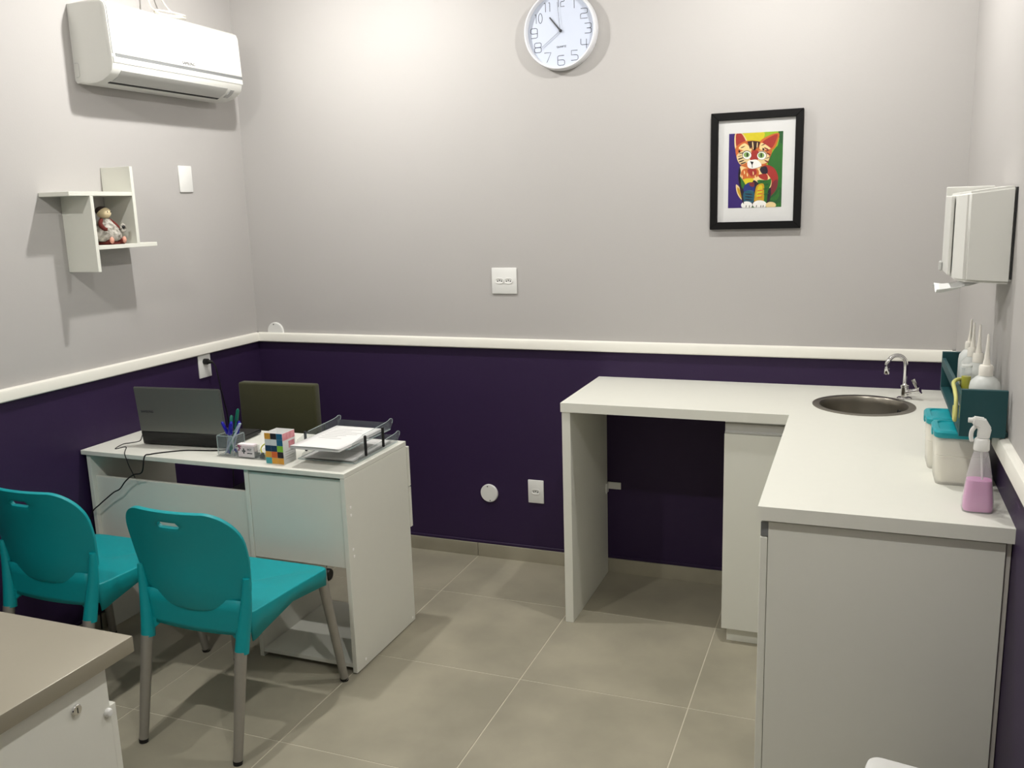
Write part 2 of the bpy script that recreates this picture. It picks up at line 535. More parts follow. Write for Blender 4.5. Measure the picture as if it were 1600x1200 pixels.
# ================================================================== CHAIRS
def chair_seat():
    bm = nb()
    N = 72
    def outline(k):
        a = 2 * PI * k / N
        c, s = math.cos(a), math.sin(a)
        e = 0.13
        u = math.copysign(abs(c) ** e, c); v = math.copysign(abs(s) ** e, s)
        y = 0.035 + .203 * v
        t = (y + .17) / .41
        hw = .197 + .030 * t
        return u * hw, y, t
    def zl(y):      # lower edge of the skirt
        t = min(max((y + .17) / .41, 0), 1)
        ks = [(0, .350), (.15, .372), (.35, .400), (.55, .409), (.75, .402), (1, .384)]
        for (t0, v0), (t1, v1) in zip(ks[:-1], ks[1:]):
            if t <= t1:
                return v0 + (v1 - v0) * (t - t0) / (t1 - t0)
        return ks[-1][1]
    rings = []
    spec = [(1.0, 'low'), (1.0, 'top'), (.994, -.002), (.982, 0.0), (.8, -.0008), (.55, -.0024), (.3, -.0036), (.12, -.004)]
    for s, mode in spec:
        ring = []
        for k in range(N):
            x, y, t = outline(k)
            zt = .452 - .006 * max(0, (t - .7) / .3) ** 2
            px, py = x * s, .035 + (y - .035) * s
            if mode == 'low':
                fr = abs(x) / .227
                z = zl(y)
                if t > .97: z = .384 + .018 * (1 - fr ** 2)
                if t < .03: z = .384 + .006 * (1 - fr ** 2)
                z = min(z, .415)
            elif mode == 'top': z = zt - .006
            else: z = zt + mode
            ring.append(bm.verts.new((px, py, z)))
        rings.append(ring)
    for a, b in zip(rings[:-1], rings[1:]):
        for k in range(N):
            bm.faces.new((a[k], a[(k + 1) % N], b[(k + 1) % N], b[k]))
    bm.faces.new(rings[-1])
    bmesh.ops.recalc_face_normals(bm, faces=bm.faces[:])
    return bm

def chair_back():
    bm = nb()
    zt, w0, r = .796, .222, .110
    zs = [.456, .466, .48, .50, .52, .545, .57, .60, .63, .66, .69, .71, .725, .742, .752, .762, .772, .780, .786, .790, .7935, .7955]
    us = [-1, -.97, -.93, -.86, -.76, -.64, -.52, -.42, -.30, -.225, -.19, -.12, 0, .09, .14, .175, .25, .36, .48, .6, .72, .83, .91, .96, 1]
    S0, S1 = .742, .762
    grid = []
    for z in zs:
        row = []
        w = w0 - .024 * max(0, (.64 - z) / .2)
        if z > zt - r:
            w = w0 - r + math.sqrt(max(0, r * r - (z - (zt - r)) ** 2))
        for u in us:
            x = u * w
            uq = x / w0
            zz = z
            if z < .53:       # rounded, bowl shaped lower edge
                zz = z + (.53 - z) * abs(u) ** 2.6 * .72
            h = max(0, (zz - .45) / .345)
            y = -.190 - .042 * h - .030 * h * h + .046 * uq * uq - .008 * math.exp(-((h - .2) / .22) ** 2) * (1 - uq * uq)
            row.append(bm.verts.new((x, y, zz)))
        grid.append(row)
    i0, i1 = zs.index(S0), zs.index(S1)
    ja, jb = us.index(-.225), us.index(.175)
    for i in range(len(zs) - 1):
        for j in range(len(us) - 1):
            if i0 <= i < i1 and ja <= j < jb: continue
            bm.faces.new((grid[i][j], grid[i][j + 1], grid[i + 1][j + 1], grid[i + 1][j]))
    mid = (S0 + S1) / 2
    for i in (i0, i1):
        for j in (ja, jb):
            grid[i][j].co.z = mid + (grid[i][j].co.z - mid) * .4
    bmesh.ops.recalc_face_normals(bm, faces=bm.faces[:])
    return bm

def chair_apron():
    """curved rear skirt between the two rear sockets"""
    bm = nb()
    n = 16
    g = []
    for z in (.388, .40, .43, .46, .50):
        row = []
        for k in range(n + 1):
            x = -.186 + .372 * k / n
            u = x / .186
            row.append(bm.verts.new((x, -.192 + .010 * u * u + .10 * (z - .43) * 0 + .02 * max(0, z - .44), z - (.006 * (1 - u * u) if z < .395 else 0))))
        g.append(row)
    for i in range(4):
        for k in range(n): bm.faces.new((g[i][k], g[i][k + 1], g[i + 1][k + 1], g[i + 1][k]))
    bmesh.ops.recalc_face_normals(bm, faces=bm.faces[:])
    return bm

def make_chair():
    t = thing('plastic_chair', '', 'chair', (0, 0, 0), 'turquoise chairs in front of the desk')
    s = obj('seat', chair_seat(), m_teal, t, 24)
    md = s.modifiers.new('shell', 'SOLIDIFY'); md.thickness = .006; md.offset = -1
    b = obj('backrest', chair_back(), m_teal, t, 60)
    md = b.modifiers.new('shell', 'SOLIDIFY'); md.thickness = .013; md.offset = 0
    md = b.modifiers.new('edge', 'BEVEL'); md.width = .003; md.segments = 2; md.limit_method = 'ANGLE'; md.angle_limit = math.radians(60)
    ap = obj('rear_apron', chair_apron(), m_teal, t, 40)
    md = ap.modifiers.new('shell', 'SOLIDIFY'); md.thickness = .006; md.offset = 1
    for sx in (-1, 1):
        # rear socket rising along the backrest
        pts = catmull([(sx * .183, -.203, .338), (sx * .188, -.192, .40), (sx * .196, -.182, .47), (sx * .202, -.178, .53), (sx * .206, -.178, .575)], 4)
        rs = [.0225 - .012 * (k / (len(pts) - 1)) ** 1.6 for k in range(len(pts))]
        so = obj('leg_socket', tube(nb(), pts, rs, 16), m_teal, t, 40)
        # underside gusset between socket and rear skirt
        bm = nb()
        prism(bm, [(sx * .175, -.194, .356), (sx * .135, -.188, .388), (sx * .135, -.188, .402), (sx * .175, -.194, .402)], (0, .010, 0))
        obj('gusset', bm, m_teal, t)
        lg = obj('leg', tube(nb(), [(sx * .185, -.270, .006), (sx * .1835, -.207, .345)], [.0145, .0195], 18), m_alu, t, 40)
        obj('foot_cap', tube(nb(), [(sx * .185, -.271, 0), (sx * .185, -.2695, .012)], [.0140, .0152], 16), m_rubber, lg, 40, False)
        lg = obj('leg', tube(nb(), [(sx * .235, .268, .006), (sx * .2035, .218, .412)], [.0145, .0185], 18), m_alu, t, 40)
        obj('foot_cap', tube(nb(), [(sx * .235, .2685, 0), (sx * .2341, .2665, .012)], [.0140, .0152], 16), m_rubber, lg, 40, False)
    return t
ch = make_chair()
ch.location = (.955, -1.50, 0)
ch['label'] = 'turquoise plastic chair with aluminium legs in front of the drawer unit, nearer the middle'
ch2 = copy_tree(ch)
ch2.location = (.955 - .636, -1.478, 0)
ch2['label'] = 'turquoise plastic chair partly cut off by the left edge, beside the purple left wall'

# olive swivel chair behind the desk
m_olive = mat('olive_fabric', (58, 58, 34), 0.9, spec=0.2, var=0.12, scale=160, bump=0.3, bscale=700, sheen=0.2)
oc = thing('office_chair', 'olive fabric swivel chair tucked behind the white desk', 'chair', (0, 0, 0))
def soft(bm, x0, x1, y0, y1, z0, z1, b=.012): return box(bm, x0, x1, y0, y1, z0, z1, b, 3)
obj('backrest', soft(nb(), -.200, .204, .0, .05, .60, .895, .010), m_olive, oc, 40)
obj('seat', soft(nb(), -.20, .20, -.36, .0, .37, .425, .022), m_black, oc, 40)
bm = tube(nb(), [(0, .075, .70), (0, .085, .55), (0, .05, .40), (0, -.12, .36)], .026, 10)
obj('back_support', bm, m_black, oc, 40)
obj('gas_post', lathe(nb(), [(.028, .10), (.028, .25), (.018, .25), (.018, .37)], (0, -.18, 0), n=20), m_black, oc, 40)
obj('hub', lathe(nb(), [(.04, .07), (.04, .12), (.03, .13)], (0, -.18, 0), n=20), m_black, oc, 40)
for k in range(5):
    a = 2 * PI * k / 5 + .35
    ex, ey = .27 * math.cos(a), -.18 + .27 * math.sin(a)
    lg = obj('base_arm', tube(nb(), [(0, -.18, .10), (ex, ey, .065)], [.022, .014], 10), m_black, oc, 40)
    bm = nb()
    lathe(bm, [(.024, -.018), (.026, -.014), (.026, .014), (.024, .018)], (ex, ey, .026), axis='x', n=18)
    obj('caster', bm, m_black, lg, 40, False)
oc.location = (.375, -.40, 0)
oc.rotation_euler = (0, 0, math.radians(3))

# ================================================================== LAPTOP + CORDS
m_lid = mat('laptop_silver', (112, 114, 108), 0.40, metal=0.4, var=0.02, scale=40)
m_lap = mat('laptop_black', (13, 13, 13), 0.4, var=0.05, scale=40)
m_key = mat('laptop_keys', (34, 34, 34), 0.5, var=0.05)
lp = thing('laptop', 'open laptop with silver lid back and black base on the desk', 'laptop', (0, 0, 0))
LW = .197
bm = nb()
prism(bm, [(-LW, -.115, .006), (-LW, -.115, .028), (-LW, .115, .020), (-LW, .115, .006)], (2 * LW, 0, 0))
bmesh.ops.bevel(bm, geom=bm.edges[:], offset=.003, segments=2, affect='EDGES')
base = obj('base', bm, m_lap, lp, 40)
bm = nb()
for r_ in range(5):
    for c_ in range(14):
        x = -.165 + c_ * .0255
        y = -.07 + r_ * .022
        box(bm, x - .010, x + .010, y - .008, y + .008, .0235 - .0007 * r_, .0275 - .0007 * r_)
o = obj('keyboard', bm, m_key, base, None, False); o['kind'] = 'stuff'
o = obj('touchpad', box(nb(), -.05, .05, .05, .10, .0205, .0232, .0005), m_dgrey, base, None, False)
# battery strip / hinge at the back, tapering foot
bm = nb()
prism(bm, [(-LW + .002, -.108, .002), (-LW + .002, -.128, .006), (-LW + .002, -.134, .058), (-LW + .002, -.120, .058), (-LW + .002, -.112, .026)], (2 * LW - .004, 0, 0))
bmesh.ops.bevel(bm, geom=bm.edges[:], offset=.002, segments=1, affect='EDGES')
obj('hinge_strip', bm, m_lap, lp, 40)
# lid leans a little towards the camera
bm = nb()
lt = .010
z0_, z1_ = .056, .243
dy = -.018
prism(bm, [(-LW, -.134, z0_), (-LW, -.134 + dy, z1_), (-LW, -.134 + dy + lt, z1_), (-LW, -.134 + lt, z0_)], (2 * LW, 0, 0))
bmesh.ops.bevel(bm, geom=bm.edges[:], offset=.0035, segments=2, affect='EDGES')
lid = obj('lid', bm, m_lid, lp, 40)
bm = nb()
prism(bm, [(-LW + .012, -.1235, z0_ + .01), (-LW + .012, -.1235 + dy * .95, z1_ - .01), (-LW + .012, -.1225 + dy * .95, z1_ - .01), (-LW + .012, -.1225, z0_ + .01)], (2 * LW - .024, 0, 0))
obj('screen', bm, m_black, lid, None, False)
yx = -.134 + dy * .50 - .0006
bm = text_bm('SAMSUNG', .0125, axes((-.148, yx, z0_ + (z1_ - z0_) * .46), (1, 0, 0), (0, dy, z1_ - z0_)))
obj('lettering', bm, m_ink, lid, None, False)
lp.location = (.380, -.903, HD)
lp.rotation_euler = (0, 0, math.radians(5))

m_cord = mat('black_cord', (16, 15, 16), 0.5, var=0.05)
HZ = HD + .0026
def cord(name, pts, r, label, m=m_cord, n=8):
    o = obj(name, tube(nb(), catmull(pts, 6), r, n), m, None, 60)
    return tag(o, label, 'cord')
cord('power_cord', [(.600, -.97, HZ), (.590, -1.035, HZ), (.54, -1.055, HZ), (.48, -1.070, HZ), (.43, -1.085, HZ), (.37, -1.13, HZ), (.34, -1.165, HZ), (.33, -1.186, HD - .002), (.315, -1.192, .70),
      (.27, -1.192, .685), (.225, -1.190, .655), (.19, -1.188, .62), (.16, -1.189, .605), (.13, -1.188, .585), (.075, -1.188, .545), (.03, -1.19, .505), (.006, -1.192, .42), (.012, -1.19, .2), (.014, -1.2, .006)], .0026,
     'black laptop power cord trailing over the front edge of the white desk')
cord('thin_cord', [(.10, -.93, HZ - .0008), (.065, -.91, HZ - .0008), (.10, -.955, HZ - .0008), (.14, -1.01, HZ - .0008), (.125, -1.045, HZ - .0008), (.11, -1.07, HZ - .0008), (.135, -1.135, HZ - .0008), (.155, -1.10, HZ - .0008),
      (.20, -1.150, HZ - .0008), (.232, -1.185, HD - .001), (.248, -1.187, .72), (.262, -1.1862, .69), (.272, -1.187, .672)], .0018,
     'thin black cord kinked beside the laptop at the left end of the desk')

# wall plug and its cord
def plate(name, label, cat, x0, x1, z0, z1, side, n_out, group=None):
    """socket/blank plate on back wall (side='b', coords x) or left wall (side='l', coords y)"""
    cx, cz = (x0 + x1) / 2, (z0 + z1) / 2
    if side == 'b': t = thing(name, label, cat, (cx, 0, cz), group)
    else: t = thing(name, label, cat, (0, cx, cz), group)
    def P(a, dpt, z):
        return (a, -dpt, z) if side == 'b' else (dpt, a, z)
    def bxx(nm, m, par, a0, a1, d0, d1, zz0, zz1, bev):
        p, q = P(a0, d0, zz0), P(a1, d1, zz1)
        return obj(nm, box(nb(), *sorted((p[0], q[0])), *sorted((p[1], q[1])), zz0, zz1, bev, 2), m, par, 40)
    bxx('plate', m_plate, t, x0, x1, 0, .008, z0, z1, .003)
    for k in range(n_out):
        ox = cx + (k - (n_out - 1) / 2) * .043
        # oval insert with three pin holes
        N = 24
        bm = nb()
        rim, inn, bot = [], [], []
        for i in range(N):
            a = 2 * PI * i / N
            ex = math.copysign(abs(math.cos(a)) ** .6, math.cos(a)); ez = math.copysign(abs(math.sin(a)) ** .9, math.sin(a))
            rim.append(P(ox + .0205 * ex, .0105, cz + .0125 * ez)); inn.append(P(ox + .0175 * ex, .0105, cz + .0100 * ez)); bot.append(P(ox + .0165 * ex, .0083, cz + .0090 * ez))
        base_ = [P(ox + (r[0] - ox if side == 'b' else r[1] - ox) * 1.0, .0078, r[2]) for r in rim]
        loops = [[bm.verts.new(p) for p in L] for L in (base_, rim, inn, bot)]
        for A, B in zip(loops[:-1], loops[1:]):
            for i in range(N): bm.faces.new((A[i], A[(i + 1) % N], B[(i + 1) % N], B[i]))
        bm.faces.new(loops[-1])
        bmesh.ops.recalc_face_normals(bm, faces=bm.faces[:])
        ins = obj('socket_insert', bm, m_plate, t, 40)
        for hx, hz in ((-.0095, -.001), (0, .0022), (.0095, -.001)):
            p = P(ox + hx, .0082, cz + hz)
            bm = lathe(nb(), [(.0028, 0), (.0028, .0007 if side == 'l' else -.0007), (0, .0007 if side == 'l' else -.0007)], p, axis='y' if side == 'b' else 'x', n=12)
            obj('pin_hole', bm, m_slot, ins)
    return t
plate('wall_socket', 'white double socket on the grey back wall above the rail', 'socket', 1.309, 1.430, 1.275, 1.392, 'b', 2)
plate('wall_socket', 'white single socket low on the purple back wall near the support panel', 'socket', 1.457, 1.534, .296, .408, 'b', 1)
plate('blank_plate', 'blank white cover plate on the left wall right of the shelf', 'wall plate', -.469, -.385, 1.768, 1.885, 'l', 0)
plate('wall_socket', 'white socket under the rail on the left wall with black plug in it', 'socket', -.464, -.381, .914, 1.024, 'l', 0)
pc = thing('plug_and_cord', 'black plug in the left wall socket with cord hanging behind the laptop', 'plug', (.01, -.42, .985))
bm = tube(nb(), [(.008, -.425, .990), (.030, -.424, .990), (.032, -.422, .989), (.044, -.412, .987)], [.014, .014, .010, .006], 14)
obj('plug', bm, m_black, pc, 40)
obj('cord', tube(nb(), catmull([(.043, -.412, .988), (.052, -.405, .965), (.058, -.402, .925), (.062, -.396, .87), (.066, -.386, .80), (.070, -.374, .72), (.070, -.365, .55), (.06, -.37, .30), (.05, -.38, .006)], 6), .0032, 8), m_cord, pc, 60)

def round_plate(label, x, z, r):
    t = thing('round_cover', label, 'wall plate', (x, 0, z))
    obj('disc', lathe(nb(), [(r, 0), (r, -.006), (r * .94, -.010), (0, -.011)], (x, 0, z), axis='y', n=40), m_plate, t, 40)
    for s in (1, -1):
        obj('screw', lathe(nb(), [(.0028, -.0105), (.0028, -.0118), (0, -.0118)], (x - s * .006, 0, z + s * r * .78), axis='y', n=10), m_slot, t)
    return t
round_plate('round white cover plate low on the purple back wall', 1.258, .323, .044)
round_plate('round white cover plate half hidden behind the rail in the left corner', .115, 1.076, .047)

# ================================================================== DESK TOP ITEMS
zt = HD
org = thing('pen_organizer', 'clear acrylic desk organizer with pen cup and card box beside the laptop', 'organizer', (.74, -1.07, zt))
def shell(x0, x1, y0, y1, z0, z1, t=.003):
    bm = nb()
    box(bm, x0, x1, y0, y0 + t, z0, z1); box(bm, x0, x1, y1 - t, y1, z0, z1)
    box(bm, x0, x0 + t, y0 + t, y1 - t, z0, z1); box(bm, x1 - t, x1, y0 + t, y1 - t, z0, z1)
    return bm
bx('base_tray', m_acr, org, .612, .860, -1.112, -1.035, zt, zt + .004, .0005)
obj('pen_cup', shell(.617, .690, -1.108, -1.040, zt + .0045, zt + .080), m_acr, org)
bm = nb()
for (x0, x1, y0, y1) in ((.617, .690, -1.108, -1.106), (.617, .690, -1.042, -1.040), (.617, .619, -1.106, -1.042), (.688, .690, -1.106, -1.042)):
    box(bm, x0, x1, y0, y1, zt + .0795, zt + .082)
for x in (.616, .6885):
    for y in (-1.109, -1.0415): box(bm, x, x + .0025, y, y + .0025, zt + .0045, zt + .080)
obj('cup_edge', bm, m_acredge, org)
obj('card_box', shell(.703, .785, -1.110, -1.075, zt + .0045, zt + .048), m_acr, org)
obj('clip_tray', shell(.787, .858, -1.110, -1.040, zt + .0045, zt + .030), m_acr, org)
m_pinkcard = mat('pink_white_card', (244, 228, 234), 0.5, scale=30, col2=(250, 246, 246))
cs = thing('business_cards', 'stack of pale pink business cards in the acrylic organizer', 'cards', (.744, -1.09, zt))
bx('card_stack', m_pinkcard, cs, .708, .780, -1.105, -1.082, zt + .0045, zt + .054, .0005)
m_crim = mat('crimson_print', (150, 30, 90), 0.6, var=0.1)
bm = nb()
for (x, z, s) in ((.713, .045, .006), (.717, .038, .004), (.712, .031, .004), (.722, .046, .003)):
    lathe(bm, [(s, 0), (s, -.0004), (0, -.0004)], (x, -1.1053, zt + z), axis='y', n=12)
obj('flower_print', bm, m_crim, cs)
bm = nb()
box(bm, .731, .737, -1.1058, -1.1052, zt + .018, zt + .038); box(bm, .726, .742, -1.1058, -1.1052, zt + .025, zt + .031)
merge(bm, text_bm('PET', .013, axes((.760, -1.1056, zt + .033), (1, 0, 0), (0, 0, 1))))
box(bm, .748, .772, -1.1058, -1.1052, zt + .018, zt + .022)
obj('card_print', bm, m_ink, cs)
m_yel = mat('yellow_rubber', (206, 210, 70), 0.5, var=0.1)
m_bluep = mat('blue_pen_plastic', (28, 22, 160), 0.35, var=0.05)
m_greenp = mat('green_pen_plastic', (10, 110, 90), 0.35, var=0.05)
m_clearp = mat('clear_pen_barrel', (200, 215, 230), 0.2, alpha=.5, var=0)
def loop_band(label, c, r, tilt, rz):
    pts = []
    for k in range(25):
        a = 2 * PI * k / 24
        p = Vector((r * math.cos(a), r * .8 * math.sin(a), 0))
        p = Matrix.Rotation(tilt, 3, 'X') @ p
        p = Matrix.Rotation(rz, 3, 'Z') @ p
        pts.append(Vector(c) + p)
    o = obj('rubber_band', tube(nb(), pts, .0024, 6, False), m_yel, None, 60)
    tag(o, label, 'rubber band', 'rubber bands in the organizer')
loop_band('yellow rubber band standing tallest in the organizer tray', (.824, -1.075, zt + .034), .029, 1.1, .3)
loop_band('yellow rubber band lying flat at the bottom of the organizer tray', (.822, -1.074, zt + .0075), .024, 0.0, -.4)
m_lime = mat('lime_eraser', (170, 200, 60), 0.5, var=0.1)
tag(obj('eraser', box(nb(), .838, .854, -1.100, -1.070, zt + .0045, zt + .026, .003, 2), m_lime, None, 40), 'small lime green eraser at the end of the organizer tray', 'eraser')
tag(obj('binder_clip', prism(nb(), [(.802, -1.104, zt + .0045), (.822, -1.104, zt + .0045), (.814, -1.104, zt + .024), (.810, -1.104, zt + .024)], (0, .012, 0)), m_black, None), 'small black binder clip in the organizer tray', 'clip')

def pen(name, label, foot, top, kind, cat='pen'):
    foot = Vector(foot); top = Vector(top); dd = (top - foot)
    t = thing(name, label, cat, foot, 'pens in the acrylic cup')
    L = dd.length
    u = dd / L
    bar = {'blue': m_clearp, 'green': m_greenp, 'clear': m_clearp}[kind]
    capm = {'blue': m_bluep, 'green': m_greenp, 'clear': m_clearp}[kind]
    tube_pts = [foot, foot + u * .008, foot + u * .012, foot + u * (L - .05)]
    obj('barrel', tube(nb(), tube_pts, [.001, .0022, .0038, .0038], 10), bar, t, 40)
    if kind == 'blue':
        obj('tip', tube(nb(), [foot, foot + u * .004, foot + u * .016], [.0015, .0046, .0050], 10), m_bluep, t, 40)
        obj('refill', tube(nb(), [foot + u * .012, foot + u * (L - .06)], .0014, 6), m_bluep, t, 40)
    cap = obj('cap', tube(nb(), [foot + u * (L - .052), foot + u * (L - .05), foot + u * (L - .006), top], [.0050, .0066, .0060, .0030] if kind != 'clear' else [.0039, .0040, .0040, .0030], 12), capm, t, 40)
    x, y = frame(u)
    c0 = foot + u * (L - .046) - y * .0075; c1 = foot + u * (L - .004) - y * .0065
    obj('clip', tube(nb(), [c0, c1, c1 + y * .006], .0014, 6), capm, t, 40)
P0 = zt + .0055
pen('ballpoint_pen', 'blue capped pen leaning furthest left in the acrylic cup', (.668, -1.062, P0), (.628, -1.085, zt + .130), 'blue')
pen('ballpoint_pen', 'blue capped pen upright in the middle of the cup', (.650, -1.085, P0), (.667, -1.078, zt + .132), 'blue')
pen('ballpoint_pen', 'blue capped pen at the front right of the cup', (.632, -1.078, P0), (.676, -1.092, zt + .130), 'blue')
pen('ballpoint_pen', 'blue capped pen furthest back in the cup', (.648, -1.06, P0), (.683, -1.052, zt + .128), 'blue')
pen('green_pencil', 'tall green pencil standing highest in the cup', (.632, -1.050, P0), (.690, -1.062, zt + .178), 'green', 'pencil')
pen('green_pencil', 'shorter green pencil in the middle of the cup', (.660, -1.092, P0), (.657, -1.062, zt + .152), 'green', 'pencil')
pen('slim_pen', 'slim clear pen leaning furthest right out of the cup', (.640, -1.100, P0), (.727, -1.100, zt + .133), 'clear')

# memo box with coloured squares
mb = thing('memo_box', 'open paper memo box with coloured squares on its front beside the trays', 'box', (.9, -1.1, zt))
def quadrot(bm, c, rz):
    bmesh.ops.rotate(bm, cent=Vector(c), matrix=Matrix.Rotation(rz, 3, 'Z'), verts=bm.verts[:])
X0, X1, Y0, Y1, ZH = .858, .936, -1.138, -1.062, .115
bc = ((X0 + X1) / 2, (Y0 + Y1) / 2, zt)
bm = shell(X0, X1, Y0, Y1, zt, zt + ZH, .002); box(bm, X0 + .002, X1 - .002, Y0 + .002, Y1 - .002, zt, zt + .085)
obj('box_walls', bm, m_paper, mb)
sqc = {'o': (214, 156, 60), 'b': (30, 95, 130), 't': (70, 160, 165), 'k': (40, 34, 40), 'g': (130, 190, 60), 'w': (215, 220, 220), 'r': (205, 100, 50), 'n': (25, 60, 90)}
rows = ['okb', 'wwb', 'nng', 'ork', 'too']
keys = list(sqc)
bm = nb()
cw, rh = (X1 - X0) / 3, ZH / 5
for r_, row in enumerate(rows):
    for c_, k in enumerate(row):
        n0 = len(bm.faces)
        box(bm, X0 + c_ * cw + .0004, X0 + (c_ + 1) * cw - .0004, Y0 - .0007, Y0 - .0001, zt + ZH - (r_ + 1) * rh + .0004, zt + ZH - r_ * rh - .0004)
        bm.faces.ensure_lookup_table()
        for f in range(n0, len(bm.faces)): bm.faces[f].material_index = keys.index(k)
obj('colour_squares', bm, [mat('memo_' + k, sqc[k], .5, var=.08, scale=120) for k in keys], mb)
m_pink = mat('pink_print', (212, 130, 140), .5, col2=(226, 160, 165), scale=60)
bm = nb()
box(bm, X1 + .0001, X1 + .0008, Y0 + .001, Y1 - .001, zt + .088, zt + ZH - .001)
box(bm, X1 + .0001, X1 + .0008, Y0 + .035, Y1 - .006, zt + .055, zt + .080)
obj('pink_band', bm, m_pink, mb)
bm = nb()
for k in range(4): box(bm, X1 + .0001, X1 + .0006, Y0 + .012, Y0 + .06, zt + .016 + k * .009, zt + .018 + k * .009)
obj('printed_lines', bm, m_acg, mb)

# letter trays (two tiers)
lt_ = thing('letter_tray', 'two tier clear acrylic letter tray with black spacers at the right end of the desk', 'letter tray', (1.07, -.93, zt))
TX0, TX1 = .945, 1.190
def tray(z, name, TX0, TX1, TY0, TY1):
    bm = nb()
    box(bm, TX0, TX1, TY0, TY1, z, z + .003)
    for xx in (TX0, TX1 - .003):
        pr = [(xx, TY0 + .02, z + .003), (xx, TY0 + .03, z + .016), (xx, TY0 + .10, z + .030), (xx, TY1 - .03, z + .036), (xx, TY1 + .005, z + .042), (xx, TY1 + .024, z + .036), (xx, TY1 + .020, z + .022), (xx, TY1, z + .003)]
        prism(bm, pr, (.003, 0, 0))
    box(bm, TX0 + .003, TX1 - .003, TY1 - .003, TY1, z + .003, z + .028)
    o = obj(name, bm, m_acr, lt_)
    bm = nb()
    box(bm, TX0 + .004, TX1 - .004, TY0 - .001, TY0 + .001, z, z + .0045)
    box(bm, TX0 - .0008, TX0 + .0008, TY0, TY1, z, z + .004); box(bm, TX1 - .0008, TX1 + .0008, TY0, TY1, z, z + .004)
    for xx in (TX0 + .0005, TX1 - .0035):
        e2 = catmull([(xx + .0015, TY0 + .10, z + .030), (xx + .0015, TY1 - .03, z + .036), (xx + .0015, TY1 + .005, z + .042), (xx + .0015, TY1 + .024, z + .036), (xx + .0015, TY1 + .020, z + .022)], 5)
        tube(bm, e2, .0012, 6)
    obj('tray_edge', bm, m_acredge, o)
    return o
tray(zt + .001, 'lower_tray', .945, 1.190, -1.065, -.745)
tray(zt + .064, 'upper_tray', .955, 1.192, -1.105, -.800)
for xx in (TX0 - .0054, TX1 + .0078):
    for yy in (-1.000, -.870):
        bm = nb()
        tube(bm, [(xx, yy, zt + .014), (xx, yy, zt + .016), (xx, yy, zt + .090), (xx, yy, zt + .092)], [.003, .0054, .0054, .003], 10)
        obj('spacer_post', bm, m_black, lt_, 40)
def papers(label, x0, x1, y0, y1, z, n, jit, curl, ty0):
    t = thing('paper_stack', label, 'papers', ((x0 + x1) / 2, (y0 + y1) / 2, z), 'papers in the letter trays')
    for k in range(n):
        bm = nb()
        jx, jy = random.uniform(-jit, jit), random.uniform(-jit, jit)
        nx, ny = 6, 14
        g = []
        zz = z + k * .0016
        for i in range(ny + 1):
            r = []
            yy = y0 + (y1 - y0) * i / ny + jy
            for j in range(nx + 1):
                xx = x0 + (x1 - x0) * j / nx + jx
                ov = max(0, (ty0 - yy))
                droop = -curl * (ov / .1) ** 1.4 * (k / max(1, n - 1)) + .004 * math.sin(j * .9 + k) * (ov / .1) * (k / n)
                r.append(bm.verts.new((xx, yy, zz + droop * .6)))
            g.append(r)
        for i in range(ny):
            for j in range(nx): bm.faces.new((g[i][j], g[i][j + 1], g[i + 1][j + 1], g[i + 1][j]))
        o = obj('sheet', bm, m_paper, t, 60)
        md = o.modifiers.new('thickness', 'SOLIDIFY'); md.thickness = .0011; md.offset = 1
    bm = nb()
    for k in range(7):
        yy = y1 - .05 - k * .022
        box(bm, x0 + .03, x1 - .03 - random.uniform(0, .08), yy, yy + .002, z + n * .0016 + .0001, z + n * .0016 + .0004)
    obj('faint_print', bm, m_acg, t)
    return t
papers('sheaf of white papers lying in the upper acrylic tray, overhanging its front', .978, 1.182, -1.150, -.835, zt + .0675, 6, .003, -.012, -1.105)
papers('white papers with printed lines in the lower acrylic tray', .965, 1.172, -1.055, -.765, zt + .0045, 4, .004, 0, -1.065)

# ================================================================== SPLIT AIR CONDITIONER
AY0, AY1 = -.983, -.205
ac = thing('air_conditioner', 'white split air conditioner high on the left wall', 'air conditioner', (0, -.594, 2.17))
prof = [(0, 2.19), (0, 2.468), (.10, 2.474), (.165, 2.468), (.180, 2.458), (.186, 2.44), (.1945, 2.245), (.186, 2.214), (.168, 2.196), (.135, 2.180), (.10, 2.173), (.04, 2.172), (.008, 2.178)]
bm = nb()
n = len(prof)
loops = []
for y, s in ((AY0, .94), (AY0 + .004, .985), (AY0 + .012, 1.0), (AY1 - .012, 1.0), (AY1 - .004, .985), (AY1, .94)):
    loops.append([bm.verts.new((x * s if x > .02 else x, y, 2.32 + (z - 2.32) * (s if x > .02 else 1))) for x, z in prof])
for a, b in zip(loops[:-1], loops[1:]):
    for k in range(n): bm.faces.new((a[k], a[(k + 1) % n], b[(k + 1) % n], b[k]))
bm.faces.new(loops[0][::-1]); bm.faces.new(loops[-1])
bmesh.ops.recalc_face_normals(bm, faces=bm.faces[:])
obj('body', bm, m_acw, ac, 30)
m_groove = mat('grey_groove', (120, 122, 122), .5, var=.02)
def slab(name, m, pts, y0, y1, par=ac, bev=0.0):
    bm = nb()
    prism(bm, [(x, y0, z) for x, z in pts], (0, y1 - y0, 0))
    if bev: bmesh.ops.bevel(bm, geom=bm.edges[:], offset=bev, segments=2, affect='EDGES')
    return obj(name, bm, m, par, 40)
slab('front_panel', m_acw, [(.172, 2.463), (.181, 2.458), (.1885, 2.44), (.1955, 2.276), (.188, 2.276)], AY0 + .006, AY1 - .004, bev=.0012)
slab('panel_groove', m_groove, [(.1938, 2.276), (.1952, 2.276), (.1958, 2.264), (.1944, 2.264)], AY0 + .02, AY1 - .004)
slab('lower_trim', m_acw, [(.192, 2.2635), (.1962, 2.2635), (.1968, 2.243), (.193, 2.2405)], AY0 + .006, AY1 - .004, bev=.001)
